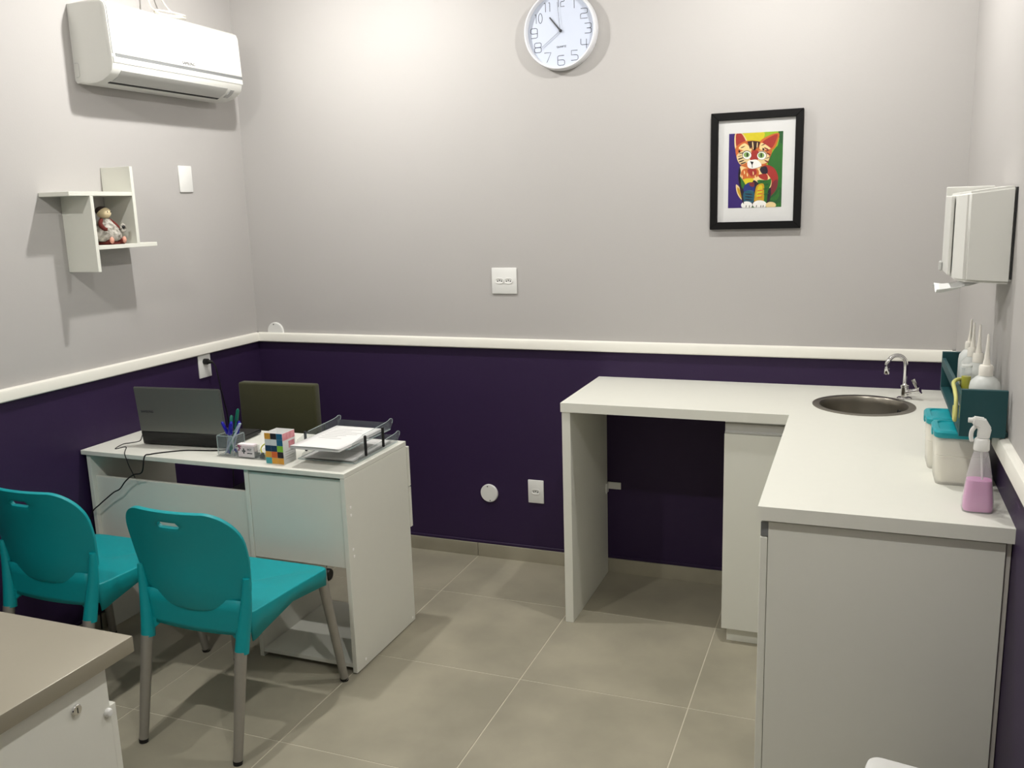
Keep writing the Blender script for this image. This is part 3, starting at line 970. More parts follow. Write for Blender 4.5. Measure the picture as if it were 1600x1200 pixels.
slab('outlet_slot', m_slot, [(.1335, 2.1790), (.121, 2.1745), (.121, 2.1770), (.1335, 2.1815)], AY0 + .04, AY1 - .10)
slab('air_flap', m_acg, [(.1885, 2.2185), (.1905, 2.2165), (.1720, 2.1960), (.140, 2.1800), (.1375, 2.1820), (.168, 2.1985)], AY0 + .045, AY1 - .105, bev=.0006)
slab('display_window', mat('display_grey', (170, 170, 168), .3, var=.02), [(.187, 2.2135), (.1885, 2.2120), (.1700, 2.1945), (.145, 2.1820), (.144, 2.1835), (.168, 2.1965)], AY1 - .085, AY1 - .058)
fr = Vector((.007, 0, -.164)).normalized()
bm = text_bm('SAMSUNG', .0165, axes((.1958, -.56, 2.289), (0, 1, 0), (-fr.x, 0, -fr.z)))
obj('lettering', bm, m_ink, ac)
bm = text_bm('inverter', .011, axes((.1953, -.895, 2.289), (0, 1, 0), (-fr.x, 0, -fr.z)))
obj('small_lettering', bm, m_acg, ac)
bm = nb()
tube(bm, [(.006, AY0 - .0002, 2.252), (.022, AY0 - .0002, 2.252), (.026, AY0 - .0002, 2.247), (.026, AY0 - .0002, 2.206), (.022, AY0 - .0002, 2.200), (.008, AY0 - .0002, 2.199)], .0011, 6)
obj('side_knockout', bm, m_acg, ac)
m_wcord = mat('white_cord', (228, 222, 208), .5, var=.03)
bm = nb()
co = [(.05, -.60, ZC), (.055, -.605, 2.62), (.065, -.612, 2.54), (.09, -.617, 2.505), (.12, -.60, 2.487), (.14, -.545, 2.486), (.14, -.49, 2.488), (.11, -.47, 2.492), (.08, -.52, 2.496), (.075, -.59, 2.499), (.10, -.615, 2.502), (.13, -.565, 2.500),
      (.135, -.49, 2.499), (.105, -.455, 2.503), (.08, -.47, 2.512), (.065, -.50, 2.53), (.05, -.525, 2.58), (.045, -.54, 2.66), (.04, -.545, ZC)]
tag(obj('cable_coil', tube(nb(), catmull(co, 6), .0034, 8), m_wcord, None, 60), 'white cable coiled on top of the air conditioner and hanging from the ceiling', 'cable')

# ================================================================== CORNER SHELF AND DOLL
sh = thing('wall_shelf', 'white pinwheel wall shelf of crossing boards on the left wall', 'shelf', (0, -1.01, 1.6))
DX = .150
tk = .0155
bx('shelf_board', m_lam, sh, 0.0005, DX, -1.222, -.9125, 1.748, 1.7635, .0008)
bx('shelf_board', m_lam, sh, 0.0005, DX, -1.1255, -1.110, 1.462, 1.7478, .0008)
bx('shelf_board', m_lam, sh, 0.0005, DX, -1.1098, -.803, 1.546, 1.5615, .0008)
bx('shelf_board', m_lam, sh, 0.0005, DX, -.912, -.8965, 1.5618, 1.862, .0008)

m_dress = mat('floral_dress', (205, 200, 190), .85, scale=55, col2=(110, 106, 96))
m_skin = mat('cream_cloth', (226, 208, 168), .8, var=.05)
m_red = mat('dark_red_cloth', (96, 34, 26), .85, var=.1, scale=60)
m_dk = mat('dark_brown_hair', (44, 30, 26), .9, var=.1, scale=80)
m_pinkc = mat('pink_cloth', (222, 160, 140), .8, var=.05)
dl = thing('cloth_doll', 'small cloth doll in a flowered dress sitting inside the wall shelf', 'doll', (.085, -.995, 1.5615))
dx, dyy, dz = .085, -1.005, 1.5615
bm = lathe(nb(), [(.044, .012), (.058, .020), (.060, .040), (.050, .062), (.032, .082), (.020, .098), (.012, .106)], (dx, dyy, dz), n=28)
for v in bm.verts:
    a = math.atan2(v.co.y - dyy, v.co.x - dx); k = 1 + .05 * math.sin(a * 9) * max(0, (.05 - (v.co.z - dz)) / .05)
    v.co.x = dx + (v.co.x - dx) * k; v.co.y = dyy + (v.co.y - dyy) * k
obj('dress', bm, m_dress, dl, 60)
obj('head', ellipsoid(nb(), (dx + .002, dyy, dz + .122), (.0265, .0270, .0225)), m_skin, dl, 60)
bm = ellipsoid(nb(), (dx - .006, dyy - .001, dz + .130), (.0245, .0262, .0190))
obj('cap', bm, m_dk, dl, 60)
for s in (-1, 1):
    pts = catmull([(dx + .004, dyy + s * .016, dz + .098), (dx + .012, dyy + s * .034, dz + .080), (dx + .030, dyy + s * .036, dz + .062), (dx + .040, dyy + s * .028, dz + .058)], 4)
    ar = obj('arm', tube(nb(), pts, [.0070 + .002 * math.sin(k / (len(pts) - 1) * PI) for k in range(len(pts))], 12), m_red, dl, 60)
    lg = obj('leg', tube(nb(), [(dx + .028, dyy + s * .022, dz + .012), (dx + .058, dyy + s * .030, dz + .012)], [.011, .0105], 12), m_red, dl, 60)
    obj('foot', ellipsoid(nb(), (dx + .060, dyy + s * .032, dz + .017), (.007, .009, .013)), m_pinkc, lg, 60)
bm = nb()
for k in range(8):
    a = 2 * PI * k / 8
    ellipsoid(bm, (dx + .052, dyy + .040 + .010 * math.cos(a), dz + .062 + .012 * math.sin(a)), (.005, .006, .007), 8, 6)
fo = obj('white_flower', bm, m_dress, dl, 60)
obj('flower_eye', ellipsoid(nb(), (dx + .056, dyy + .038, dz + .066), (.005, .0085, .0075), 10, 8), m_black, fo, 60)
obj('seat_base', box(nb(), dx - .035, dx + .050, dyy - .040, dyy + .048, dz, dz + .012, .004, 2), m_red, dl, 40)
bm = nb()
for s in (-1, 1): ellipsoid(bm, (dx + .0275, dyy + s * .008 + .002, dz + .126), (.002, .0022, .0026), 8, 6)
obj('eyes', bm, m_black, dl)

# ================================================================== WALL CLOCK
KX, KZ, KR = 1.663, 2.369, .157
ck = thing('wall_clock', 'round white wall clock with thin grey numerals high on the back wall', 'clock', (KX, 0, KZ))
m_rim = mat('clock_rim', (222, 223, 226), .35, var=.01)
m_face = mat('clock_face', (192, 199, 214), .42, spec=.4, var=.01)
m_num = mat('clock_numeral', (44, 48, 58), .5, var=.03)
obj('case', lathe(nb(), [(KR * .97, 0), (KR, -.004), (KR, -.030), (KR * .985, -.042), (KR * .965, -.046), (KR * .94, -.045), (KR * .925, -.040), (KR * .915, -.022)], (KX, 0, KZ), axis='y', n=72, close=False), m_rim, ck, 45)
obj('dial', lathe(nb(), [(KR * .92, -.010), (KR * .92, -.022), (0, -.022)], (KX, 0, KZ), axis='y', n=72), m_face, ck, 45)
def ribbon(bm, pts, w, y):
    pts = [Vector((p[0], 0, p[1])) for p in pts]
    L = []
    for i, p in enumerate(pts):
        if i == 0: d_ = pts[1] - pts[0]
        elif i == len(pts) - 1: d_ = pts[-1] - pts[-2]
        else: d_ = (pts[i + 1] - pts[i]).normalized() + (pts[i] - pts[i - 1]).normalized()
        d_.normalize()
        nn = Vector((-d_.z, 0, d_.x)) * w / 2
        L.append((p + nn, p - nn))
    top = [[bm.verts.new((q.x, y, q.z)) for q in pr_] for pr_ in L]
    for a, b in zip(top[:-1], top[1:]): bm.faces.new((a[0], a[1], b[1], b[0]))
def arc(cx, cz, r, a0, a1, n=8, rz=None):
    rz = rz or r
    return [(cx + r * math.cos(math.radians(a0 + (a1 - a0) * k / n)), cz + rz * math.sin(math.radians(a0 + (a1 - a0) * k / n))) for k in range(n + 1)]
# digits in a box 1 wide, 2 high, drawn as thin rounded strokes
DG = {
 '1': [[(.2, 1.75), (.45, 1.9), (.55, 1.7), (.55, 0)]],
 '2': [[(.05, 2)] + arc(.72, 1.72, .28, 90, 0) + arc(.72, 1.28, .28, 0, -90) + arc(.28, .72, .28, 90, 180) + [(0, 0), (1, 0)]],
 '3': [[(.05, 2)] + arc(.72, 1.72, .28, 90, 0) + arc(.72, 1.28, .28, 0, -90) + [(.35, 1)], [(.35, 1)] + arc(.72, .72, .28, 90, 0) + arc(.72, .28, .28, 0, -90) + [(.05, 0)]],
 '4': [[(0, 2), (0, 1.2)] + arc(.25, 1.0, .25, 180, 270) + [(1.05, .75)], [(.8, 1.9), (.8, 0)]],
 '5': [[(.95, 2), (.05, 2), (.05, 1.1), (.6, 1.1)] + arc(.67, .75, .33, 90, 0) + arc(.67, .33, .33, 0, -90) + [(0, 0)]],
 '6': [[(.95, 2)] + arc(.32, 1.68, .32, 90, 180) + arc(.32, .32, .32, 180, 270) + arc(.68, .32, .32, 270, 360) + arc(.68, .78, .32, 0, 90) + [(.05, 1.1)]],
 '7': [[(0, 2), (1, 2), (.35, 0)]],
 '8': [arc(.3, 1.7, .3, 90, 180) + arc(.3, 1.34, .3, 180, 270) + arc(.7, 1.34, .3, 270, 360) + arc(.7, 1.7, .3, 0, 90) + [(.3, 2)], arc(.3, .74, .3, 90, 180) + arc(.3, .3, .3, 180, 270) + arc(.7, .3, .3, 270, 360) + arc(.7, .74, .3, 0, 90) + [(.3, 1.04)]],
 '9': [[(.05, 0)] + arc(.68, .32, .32, 270, 360) + arc(.68, 1.68, .32, 0, 90) + arc(.32, 1.68, .32, 90, 180) + arc(.32, 1.22, .32, 180, 270) + [(1, .9)]],
 '0': [arc(.5, 1.0, .5, 0, 360, 28, 1.0)],
}
for h in range(1, 13):
    a = math.radians(90 - 30 * h)
    rr = KR * (.745 if h not in (10, 11, 12) else .72)
    s = str(h)
    hgt = .0385; sc = hgt / 2
    adv = .86 if len(s) == 2 else 1.55
    bm = nb()
    cx, cz = KX + rr * math.cos(a), KZ + rr * math.sin(a)
    tot = len(s) * sc * adv * 1.15 if len(s) == 2 else sc * adv
    for i, c_ in enumerate(s):
        ox = cx - tot / 2 + i * sc * adv * 1.15 + (.1 * sc if len(s) == 2 else 0)
        for st in DG[c_]:
            ribbon(bm, [(ox + p[0] * sc * adv, cz - hgt / 2 + p[1] * sc) for p in st], .0024, -.0224)
    obj('numeral', bm, m_num, ck)
bm = text_bm('QUARTZ', .0105, axes((KX + .002, -.0225, KZ - KR * .40), (1, 0, 0), (0, 0, 1)))
obj('lettering', bm, m_num, ck)
def hand(name, m, ang, L, back, w, y):
    a = math.radians(90 - ang)
    u = Vector((math.cos(a), 0, math.sin(a))); v = Vector((-u.z, 0, u.x))
    c0 = Vector((KX, y, KZ))
    bm = nb()
    prism(bm, [c0 - u * back + v * w, c0 + u * L + v * w * .8, c0 + u * L - v * w * .8, c0 - u * back - v * w], (0, -.0008, 0))
    return obj(name, bm, m, ck)
m_hand = mat('clock_hand', (56, 58, 62), .4, var=.02)
m_silver = mat('silver_hand', (150, 156, 168), .4, metal=.3, var=.02)
hand('hour_hand', m_hand, 320.5, KR * .46, .006, .0032, -.0262)
hand('minute_hand', m_silver, 234, KR * .66, .006, .0017, -.0276)
hand('second_hand', m_hand, 354.5, KR * .72, .0, .0007, -.0290)
obj('hand_boss', lathe(nb(), [(.006, -.022), (.006, -.0305), (.004, -.0315), (0, -.0315)], (KX, 0, KZ), axis='y', n=20), m_hand, ck, 40)

# ================================================================== FRAMED PICTURE
pf = thing('framed_picture', 'black framed print of a colourful kitten on the grey back wall', 'picture', (2.46, 0, 1.77))
m_frame = mat('black_frame_wood', (12, 11, 11), .55, spec=.2, var=.1, scale=60)
PX0, PX1, PZ0, PZ1, FW_ = 2.284, 2.636, 1.544, 1.999, .029
def fbar(pts):
    bm = nb()
    prism(bm, [(x, 0, z) for x, z in pts], (0, -.022, 0))
    bmesh.ops.bevel(bm, geom=bm.edges[:], offset=.0015, segments=1, affect='EDGES')
    obj('frame_bar', bm, m_frame, pf)
fbar([(PX0, PZ0), (PX0, PZ1), (PX0 + FW_, PZ1 - FW_), (PX0 + FW_, PZ0 + FW_)])
fbar([(PX1, PZ0), (PX1, PZ1), (PX1 - FW_, PZ1 - FW_), (PX1 - FW_, PZ0 + FW_)])
fbar([(PX0, PZ1), (PX1, PZ1), (PX1 - FW_, PZ1 - FW_), (PX0 + FW_, PZ1 - FW_)])
fbar([(PX0, PZ0), (PX1, PZ0), (PX1 - FW_, PZ0 + FW_), (PX0 + FW_, PZ0 + FW_)])
bx('mat_board', m_paper, pf, PX0 + .02, PX1 - .02, -.009, -.002, PZ0 + .02, PZ1 - .02, 0)
AX0, AX1, AZ0, AZ1 = 2.354, 2.561, 1.628, 1.918
PAL = {'purple': (52, 26, 108), 'green': (44, 108, 40), 'lime': (146, 186, 34), 'yellow': (214, 198, 36), 'dgreen': (36, 88, 44), 'red': (166, 48, 40), 'orange': (204, 104, 44), 'cream': (232, 206, 150),
       'brown': (58, 34, 28), 'white': (244, 242, 236), 'eyegreen': (130, 170, 92), 'black': (20, 18, 22), 'blue': (34, 46, 118), 'teal': (28, 88, 108), 'gold': (200, 154, 28), 'dark': (40, 26, 44), 'maroon': (120, 40, 44), 'pale': (250, 214, 150)}
pk = list(PAL)
art = nb()
layer = [0]
def A(x, y):
    tx = (x - 82) / 722.0
    top_ = 130 - 50 * tx; bot = 1120 - 15 * tx
    ty = (y - top_) / (bot - top_)
    return AX0 + min(max(tx, 0), 1) * (AX1 - AX0), AZ1 - min(max(ty, 0), 1) * (AZ1 - AZ0)
def shp(col, pts, smooth_=True):
    layer[0] += 1
    if smooth_: pts = [(p.x, p.y) for p in catmull([(x, y, 0) for x, y in pts], 4, True)]
    yy = -.0094 - layer[0] * .000022
    vs = []
    last = None
    for x, y in pts:
        q = A(x, y)
        if last and abs(q[0] - last[0]) + abs(q[1] - last[1]) < 1e-5: continue
        vs.append(art.verts.new((q[0], yy, q[1]))); last = q
    f = art.faces.new(vs)
    f.material_index = pk.index(col)
def ell(col, cx, cy, rx, ry): shp(col, [(cx + rx * math.cos(2 * PI * k / 18), cy + ry * math.sin(2 * PI * k / 18)) for k in range(18)], False)
shp('green', [(82, 60), (804, 60), (804, 1140), (82, 1140)], False)
shp('purple', [(82, 60), (200, 60), (260, 500), (250, 800), (300, 1140), (82, 1140)], False)
shp('lime', [(260, 90), (640, 70), (760, 110), (690, 420), (600, 540), (420, 400), (300, 200)])
shp('yellow', [(285, 100), (520, 90), (560, 140), (500, 225), (330, 235)])
shp('dgreen', [(740, 60), (804, 60), (804, 420), (770, 260)])
shp('green', [(690, 330), (800, 260), (800, 640), (700, 600), (610, 520)])
shp('cream', [(190, 800), (245, 850), (292, 950), (295, 1025), (230, 965), (193, 880)])
shp('gold', [(210, 835), (245, 880), (278, 960), (275, 995), (235, 945), (208, 885)])
shp('red', [(540, 530), (680, 565), (745, 670), (748, 770), (700, 850), (640, 760), (580, 640)])
shp('maroon', [(690, 760), (748, 740), (735, 860), (660, 960), (620, 980), (650, 850)])
shp('dgreen', [(610, 1010), (700, 930), (765, 840), (800, 880), (790, 1040), (660, 1060)])
shp('green', [(640, 1000), (720, 950), (770, 860), (770, 960), (720, 1020)])
shp('dark', [(280, 780), (450, 740), (620, 760), (660, 830), (620, 1060), (300, 1060)])
shp('pale', [(235, 560), (330, 575), (430, 592), (530, 570), (590, 640), (640, 700), (668, 760), (640, 850), (520, 800), (420, 740), (330, 830), (270, 830), (225, 720)])
shp('orange', [(300, 585), (470, 590), (490, 680), (410, 720), (290, 740), (250, 660)])
shp('red', [(340, 600), (450, 595), (460, 660), (390, 690)])
shp('yellow', [(290, 730), (420, 720), (400, 780), (330, 810)])
shp('green', [(235, 690), (300, 770), (330, 850), (290, 860), (235, 790)])
shp('dark', [(505, 585), (590, 555), (612, 640), (545, 660)])
shp('red', [(490, 670), (600, 660), (610, 740), (520, 720)])
shp('green', [(480, 740), (600, 740), (655, 720), (660, 790), (620, 900), (605, 1050), (560, 1040), (560, 880), (500, 800)])
shp('gold', [(475, 810), (560, 790), (570, 890), (560, 1040), (445, 1040), (450, 900)])
shp('yellow', [(490, 830), (545, 820), (530, 960), (470, 970)])
shp('blue', [(295, 830), (370, 770), (440, 800), (430, 900), (310, 910)])
shp('maroon', [(370, 780), (430, 770), (430, 830), (380, 820)])
shp('teal', [(300, 900), (430, 890), (425, 1040), (300, 1040)])
for k in range(3):
    shp('dark', [(320, 920 + k * 38), (400, 930 + k * 38), (410, 940 + k * 38), (330, 934 + k * 38)])
    shp('orange', [(480, 880 + k * 45), (540, 872 + k * 45), (545, 884 + k * 45), (485, 892 + k * 45)])
ell('white', 340, 1080, 78, 52); ell('white', 515, 1072, 95, 58); ell('cream', 665, 1082, 70, 46)
for x in (330, 375, 415, 470, 530, 560): shp('brown', [(x, 1080), (x + 8, 1084), (x + 4, 1112), (x - 4, 1110)])
shp('cream', [(165, 125), (255, 110), (335, 240), (300, 300), (195, 340), (160, 290)])
shp('red', [(178, 130), (248, 122), (318, 240), (270, 270), (210, 310), (180, 280)])
shp('orange', [(742, 108), (742, 190), (690, 315), (600, 325), (495, 240), (590, 155)])
shp('red', [(720, 122), (722, 180), (668, 300), (615, 298), (535, 238), (600, 180)])
shp('orange', [(175, 310), (260, 240), (340, 215), (500, 225), (620, 300), (665, 335), (640, 430), (595, 520), (520, 565), (420, 590), (330, 575), (240, 535), (190, 440)])
shp('cream', [(190, 420), (270, 350), (380, 350), (390, 460), (340, 500), (240, 530)])
shp('pale', [(300, 250), (390, 330), (360, 350), (260, 340), (215, 310)])
shp('pale', [(520, 240), (640, 310), (600, 330), (500, 330)])
shp('cream', [(470, 360), (560, 350), (630, 420), (600, 500), (520, 520), (470, 450)])
shp('brown', [(330, 228), (400, 215), (505, 228), (475, 320), (462, 280), (440, 340), (425, 280), (410, 350), (385, 300), (370, 330)], False)
shp('pale', [(395, 235), (408, 240), (416, 320), (404, 325)])
shp('pale', [(462, 240), (472, 245), (468, 300), (458, 300)])
for (x, y) in ((215, 455), (225, 490), (250, 515)): shp('brown', [(x, y), (x + 60, y - 18), (x + 64, y - 8), (x + 6, y + 14)])
for (x, y) in ((590, 370), (560, 300), (570, 470)): shp('maroon', [(x, y), (x + 50, y + 20), (x + 48, y + 36), (x + 4, y + 16)])
shp('brown', [(210, 350), (230, 340), (240, 370), (220, 375)]); shp('brown', [(535, 310), (560, 318), (556, 345), (538, 340)])
shp('red', [(400, 350), (470, 345), (500, 400), (460, 490), (400, 490), (370, 450)])
for x, y, w_, h_ in ((255, 380, 40, 12), (270, 300, 34, 14), (600, 345, 34, 12), (545, 265, 30, 14), (232, 420, 30, 10), (610, 440, 30, 10)):
    shp('brown', [(x - w_, y + h_), (x, y - h_ * .4), (x + w_, y - h_), (x, y + h_ * .6)])
for x, y in ((300, 640), (340, 670), (420, 650), (270, 700), (450, 700)): shp('pale', [(x - 6, y - 30), (x + 8, y - 4), (x + 2, y + 26), (x - 8, y + 4)])
for x, y in ((600, 800), (590, 860), (600, 930), (545, 760)): shp('dgreen', [(x - 40, y), (x, y - 8), (x + 36, y - 14), (x + 4, y + 10)])
shp('dark', [(236, 560), (250, 640), (232, 720), (262, 830), (300, 1040), (286, 1040), (240, 850), (216, 720), (222, 610)])
ell('brown', 328, 405, 64, 60); ell('brown', 528, 410, 66, 60)
ell('white', 330, 408, 58, 54); ell('white', 527, 413, 60, 54)
ell('eyegreen', 325, 402, 40, 34); ell('eyegreen', 520, 408, 42, 36)
ell('black', 334, 402, 11, 30); ell('black', 521, 406, 10, 31)
shp('white', [(340, 490), (400, 470), (470, 470), (530, 540), (470, 575), (400, 588), (345, 565)])
shp('black', [(372, 488), (422, 496), (402, 545)], False)
shp('brown', [(398, 540), (406, 540), (408, 575), (400, 575)], False)
bmesh.ops.triangulate(art, faces=art.faces[:], ngon_method='EAR_CLIP')
bmesh.ops.recalc_face_normals(art, faces=art.faces[:])
obj('kitten_print', art, [mat('print_' + k, PAL[k], .5, var=.10, scale=90) for k in pk], pf)
m_glass = mat('picture_glass', (4, 4, 4), .03, alpha=.05, var=0)
bx('glass_pane', m_glass, pf, PX0 + .026, PX1 - .026, -.0160, -.0140, PZ0 + .026, PZ1 - .026, 0)

# ================================================================== PAPER TOWEL DISPENSER
DY0, DY1, DZ0, DZ1 = -1.215, -.955, 1.432, 1.676
dp = thing('towel_dispenser', 'white paper towel dispenser on the right wall above the worktop', 'dispenser', (W, -1.085, 1.42))
bm = nb()
prism(bm, [(W, DY0, DZ0), (W, DY1, DZ0), (W - .132, DY1, DZ0), (W - .130, DY0 + .06, DZ0), (W - .108, DY0, DZ0)], (0, 0, DZ1 - DZ0))
for v in bm.verts:
    dep = W - v.co.x
    if v.co.z > DZ0 + .1: v.co.z -= .016 * max(0, (dep - .03) / .1)
    elif dep > .1: v.co.z += .006
bmesh.ops.bevel(bm, geom=bm.edges[:], offset=.007, segments=3, affect='EDGES')
obj('housing', bm, m_acw, dp, 35)
bx('front_cover', m_acw, dp, W - .141, W - .1325, DY0 + .075, DY1 - .002, DZ0 + .018, DZ1 - .022, .003, 2)
bx('lid_edge', m_acw, dp, W - .140, W - .02, DY1 - .004, DY1 + .004, DZ0 + .02, DZ1 + .002, .003, 2)
bx('wall_gasket', m_slot, dp, W - .004, W - .0002, DY0 - .003, DY1, DZ0 + .012, DZ1 - .004, .001)
bx('lock_tab', m_acg, dp, W - .150, W - .1412, DY1 - .04, DY1 - .018, DZ0 + .018, DZ0 + .045, .003)
bm = nb()
g = []
for i in range(9):
    r = []
    t_ = i / 8
    for j in range(9):
        s_ = j / 8
        yy = DY0 + .05 + s_ * .15
        xx = W - .055 - .110 * t_
        zz = DZ0 + .006 - .035 * math.sin(t_ * 1.5) + .010 * math.sin(s_ * 7 + t_ * 3) * t_ + .01 * t_ * t_
        r.append(bm.verts.new((xx, yy, zz)))
    g.append(r)
for i in range(8):
    for j in range(8): bm.faces.new((g[i][j], g[i][j + 1], g[i + 1][j + 1], g[i + 1][j]))
tw = tag(obj('paper_towel', bm, m_paper, None, 60), 'white paper towel sheet hanging out of the dispenser slot', 'paper towel')
md = tw.modifiers.new('thickness', 'SOLIDIFY'); md.thickness = .0012

# ================================================================== TEAL RACK WITH BOTTLES
m_teald = mat('dark_teal_board', (20, 66, 70), .45, var=.05, scale=30)
RX, RY0, RY1, RZ0, RZ1 = 3.108, -1.37, -.78, 1.0725, 1.190
rk = thing('bottle_rack', 'dark teal bottle rack resting on the rail of the right wall', 'rack', (3.16, -1.07, RZ0))
bx('end_panel', m_teald, rk, RX, W - .008, RY0, RY0 + .014, RZ0, RZ1, .001)
bx('end_panel', m_teald, rk, RX, W - .001, RY1 - .014, RY1, RZ0, RZ1, .001)
bx('bottom_board', m_teald, rk, RX + .0005, W - .001, RY0 + .0145, RY1 - .0145, RZ0, RZ0 + .010, .001)
bx('front_slat', m_teald, rk, RX + .0005, RX + .010, RY0 + .0145, RY1 - .0145, RZ1 - .045, RZ1 - .018, .001)
m_milk = mat('translucent_plastic', (225, 228, 224), .35, alpha=.72, var=.01)
m_nozz = mat('white_nozzle', (232, 228, 218), .4, var=.01)
m_yliq = mat('yellow_green_liquid', (178, 176, 30), .2, var=.03)
def squeeze(label, x, y, r, zs, zc, zt_):
    z0 = RZ0 + .0105
    t = thing('squeeze_bottle', label, 'bottle', (x, y, z0), 'squeeze bottles in the teal rack')
    obj('body', lathe(nb(), [(r * .9, 0), (r, .004), (r, zs - z0 - .03), (r * .93, zs - z0 - .016), (r * .6, zs - z0 - .004), (r * .42, zs - z0)], (x, y, z0), n=28), m_milk, t, 50)
    obj('screw_cap', lathe(nb(), [(r * .46, zs), (r * .46, zc - .004), (r * .40, zc)], (x, y, 0), n=24), m_nozz, t, 40)
    obj('nozzle', lathe(nb(), [(r * .26, zc), (r * .20, zc + .012), (r * .12, zc + (zt_ - zc) * .5), (.0024, zt_ - .003), (.0018, zt_)], (x, y, 0), n=18), m_nozz, t, 40)
squeeze('nearest and largest squeeze bottle with a white cone nozzle in the rack', 3.168, -1.285, .036, 1.212, 1.238, 1.316)
squeeze('second squeeze bottle from the camera in the teal rack', 3.164, -1.150, .030, 1.222, 1.246, 1.322)
squeeze('third squeeze bottle from the camera in the teal rack', 3.160, -1.055, .028, 1.222, 1.246, 1.314)
squeeze('squeeze bottle at the far end of the teal rack', 3.166, -.930, .028, 1.222, 1.244, 1.308)
t = thing('vial', 'small vial of yellow green liquid at the front of the teal rack', 'vial', (3.132, -1.215, RZ0 + .0105))
obj('liquid', lathe(nb(), [(.011, .001), (.011, .112), (0, .112)], (3.132, -1.215, RZ0 + .0105), n=20), m_yliq, t, 40)
obj('glass_wall', lathe(nb(), [(.0125, 0), (.0125, .135), (.0115, .135)], (3.132, -1.215, RZ0 + .0105), n=20), m_acr, t, 40)
obj('stopper', lathe(nb(), [(.0128, .1352), (.0128, .141), (.011, .143)], (3.132, -1.215, RZ0 + .0105), n=20), m_milk, t, 40)
m_tour = mat('yellow_latex', (198, 196, 118), .5, var=.06)
tag(obj('latex_tubing', tube(nb(), catmull([(3.126, -1.19, 1.150), (3.122, -1.20, 1.180), (3.113, -1.215, 1.186), (3.1015, -1.235, 1.181), (3.1005, -1.285, 1.172), (3.1003, -1.33, 1.160), (3.0998, -1.345, 1.142), (3.0995, -1.352, 1.118), (3.0995, -1.340, 1.106), (3.0995, -1.325, 1.118), (3.0995, -1.325, 1.140)], 6), .0048, 10), m_tour, None, 60),
    'yellow latex tubing draped over the front slat of the teal rack', 'tubing')

# ================================================================== ITEMS ON THE WORKTOP
m_tlid = mat('teal_lid', (8, 150, 160), .35, var=.03)
m_cont = mat('frosted_plastic', (238, 236, 226), .35, alpha=.5, var=.01)
m_cotton = mat('cotton', (244, 240, 228), .95, var=.04, scale=60, bump=.5, bscale=90)
m_ltxt = mat('dark_blue_mark', (10, 60, 90), .5, var=.05)
def rrect(hx, hy, r, n=6):
    out_ = []
    for (sx, sy, a0) in ((1, 1, 0), (-1, 1, 90), (-1, -1, 180), (1, -1, 270)):
        for k in range(n + 1):
            a = math.radians(a0 + 90 * k / n)
            out_.append((sx * (hx - r) + r * math.cos(a), sy * (hy - r) + r * math.sin(a)))
    return out_
def rbox(prof, cx, cy, z0, r):
    """rounded rectangle lofted through (hx, hy, z)"""
    bm = nb()
    loops = [[bm.verts.new((cx + x, cy + y, z0 + z)) for x, y in rrect(hx, hy, min(r, hx * .98, hy * .98))] for hx, hy, z in prof]
    n = len(loops[0])
    for a, b in zip(loops[:-1], loops[1:]):
        for k in range(n): bm.faces.new((a[k], a[(k + 1) % n], b[(k + 1) % n], b[k]))
    bm.faces.new(loops[0][::-1]); bm.faces.new(loops[-1])
    bmesh.ops.recalc_face_normals(bm, faces=bm.faces[:])
    return bm
def canister(label, cx, cy, hx, hy, h):
    t = thing('cotton_canister', label, 'canister', (cx, cy, HC), 'cotton canisters on the worktop')
    obj('tub', rbox([(hx * .90, hy * .90, .0), (hx * .93, hy * .93, .006), (hx * .97, hy * .97, h * .52), (hx * .95, hy * .95, h * .53), (hx * .98, hy * .98, h * .54), (hx, hy, h - .012)], cx, cy, HC, .018), m_cont, t, 35)
    obj('cotton_fill', rbox([(hx * .84, hy * .84, .006), (hx * .88, hy * .88, .012), (hx * .93, hy * .93, h - .030), (hx * .8, hy * .8, h - .022)], cx, cy, HC, .016), m_cotton, t, 50)
    ld = obj('lid', rbox([(hx * 1.05, hy * 1.05, h - .020), (hx * 1.08, hy * 1.08, h - .016), (hx * 1.08, hy * 1.08, h - .006), (hx * 1.02, hy * 1.02, h - .001), (hx * .86, hy * .86, h), (hx * .82, hy * .82, h - .004), (hx * .5, hy * .5, h - .004)], cx, cy, HC, .020), m_tlid, t, 35)
    obj('lid_tab', box(nb(), cx - hx * 1.12, cx - hx * 1.04, cy - .012, cy + .012, HC + h - .026, HC + h - .008, .003, 2), m_tlid, ld, 40)
    obj('lid_mark', box(nb(), cx + hx * .05, cx + hx * .55, cy - hy * .15, cy + hy * .2, HC + h - .0042, HC + h - .0036), m_ltxt, ld)
canister('front cotton canister with turquoise lid beside the pink spray bottle', 3.128, -1.205, .062, .062, .148)
canister('cotton canister with turquoise lid behind the front one, under the rack', 3.118, -1.060, .062, .062, .148)

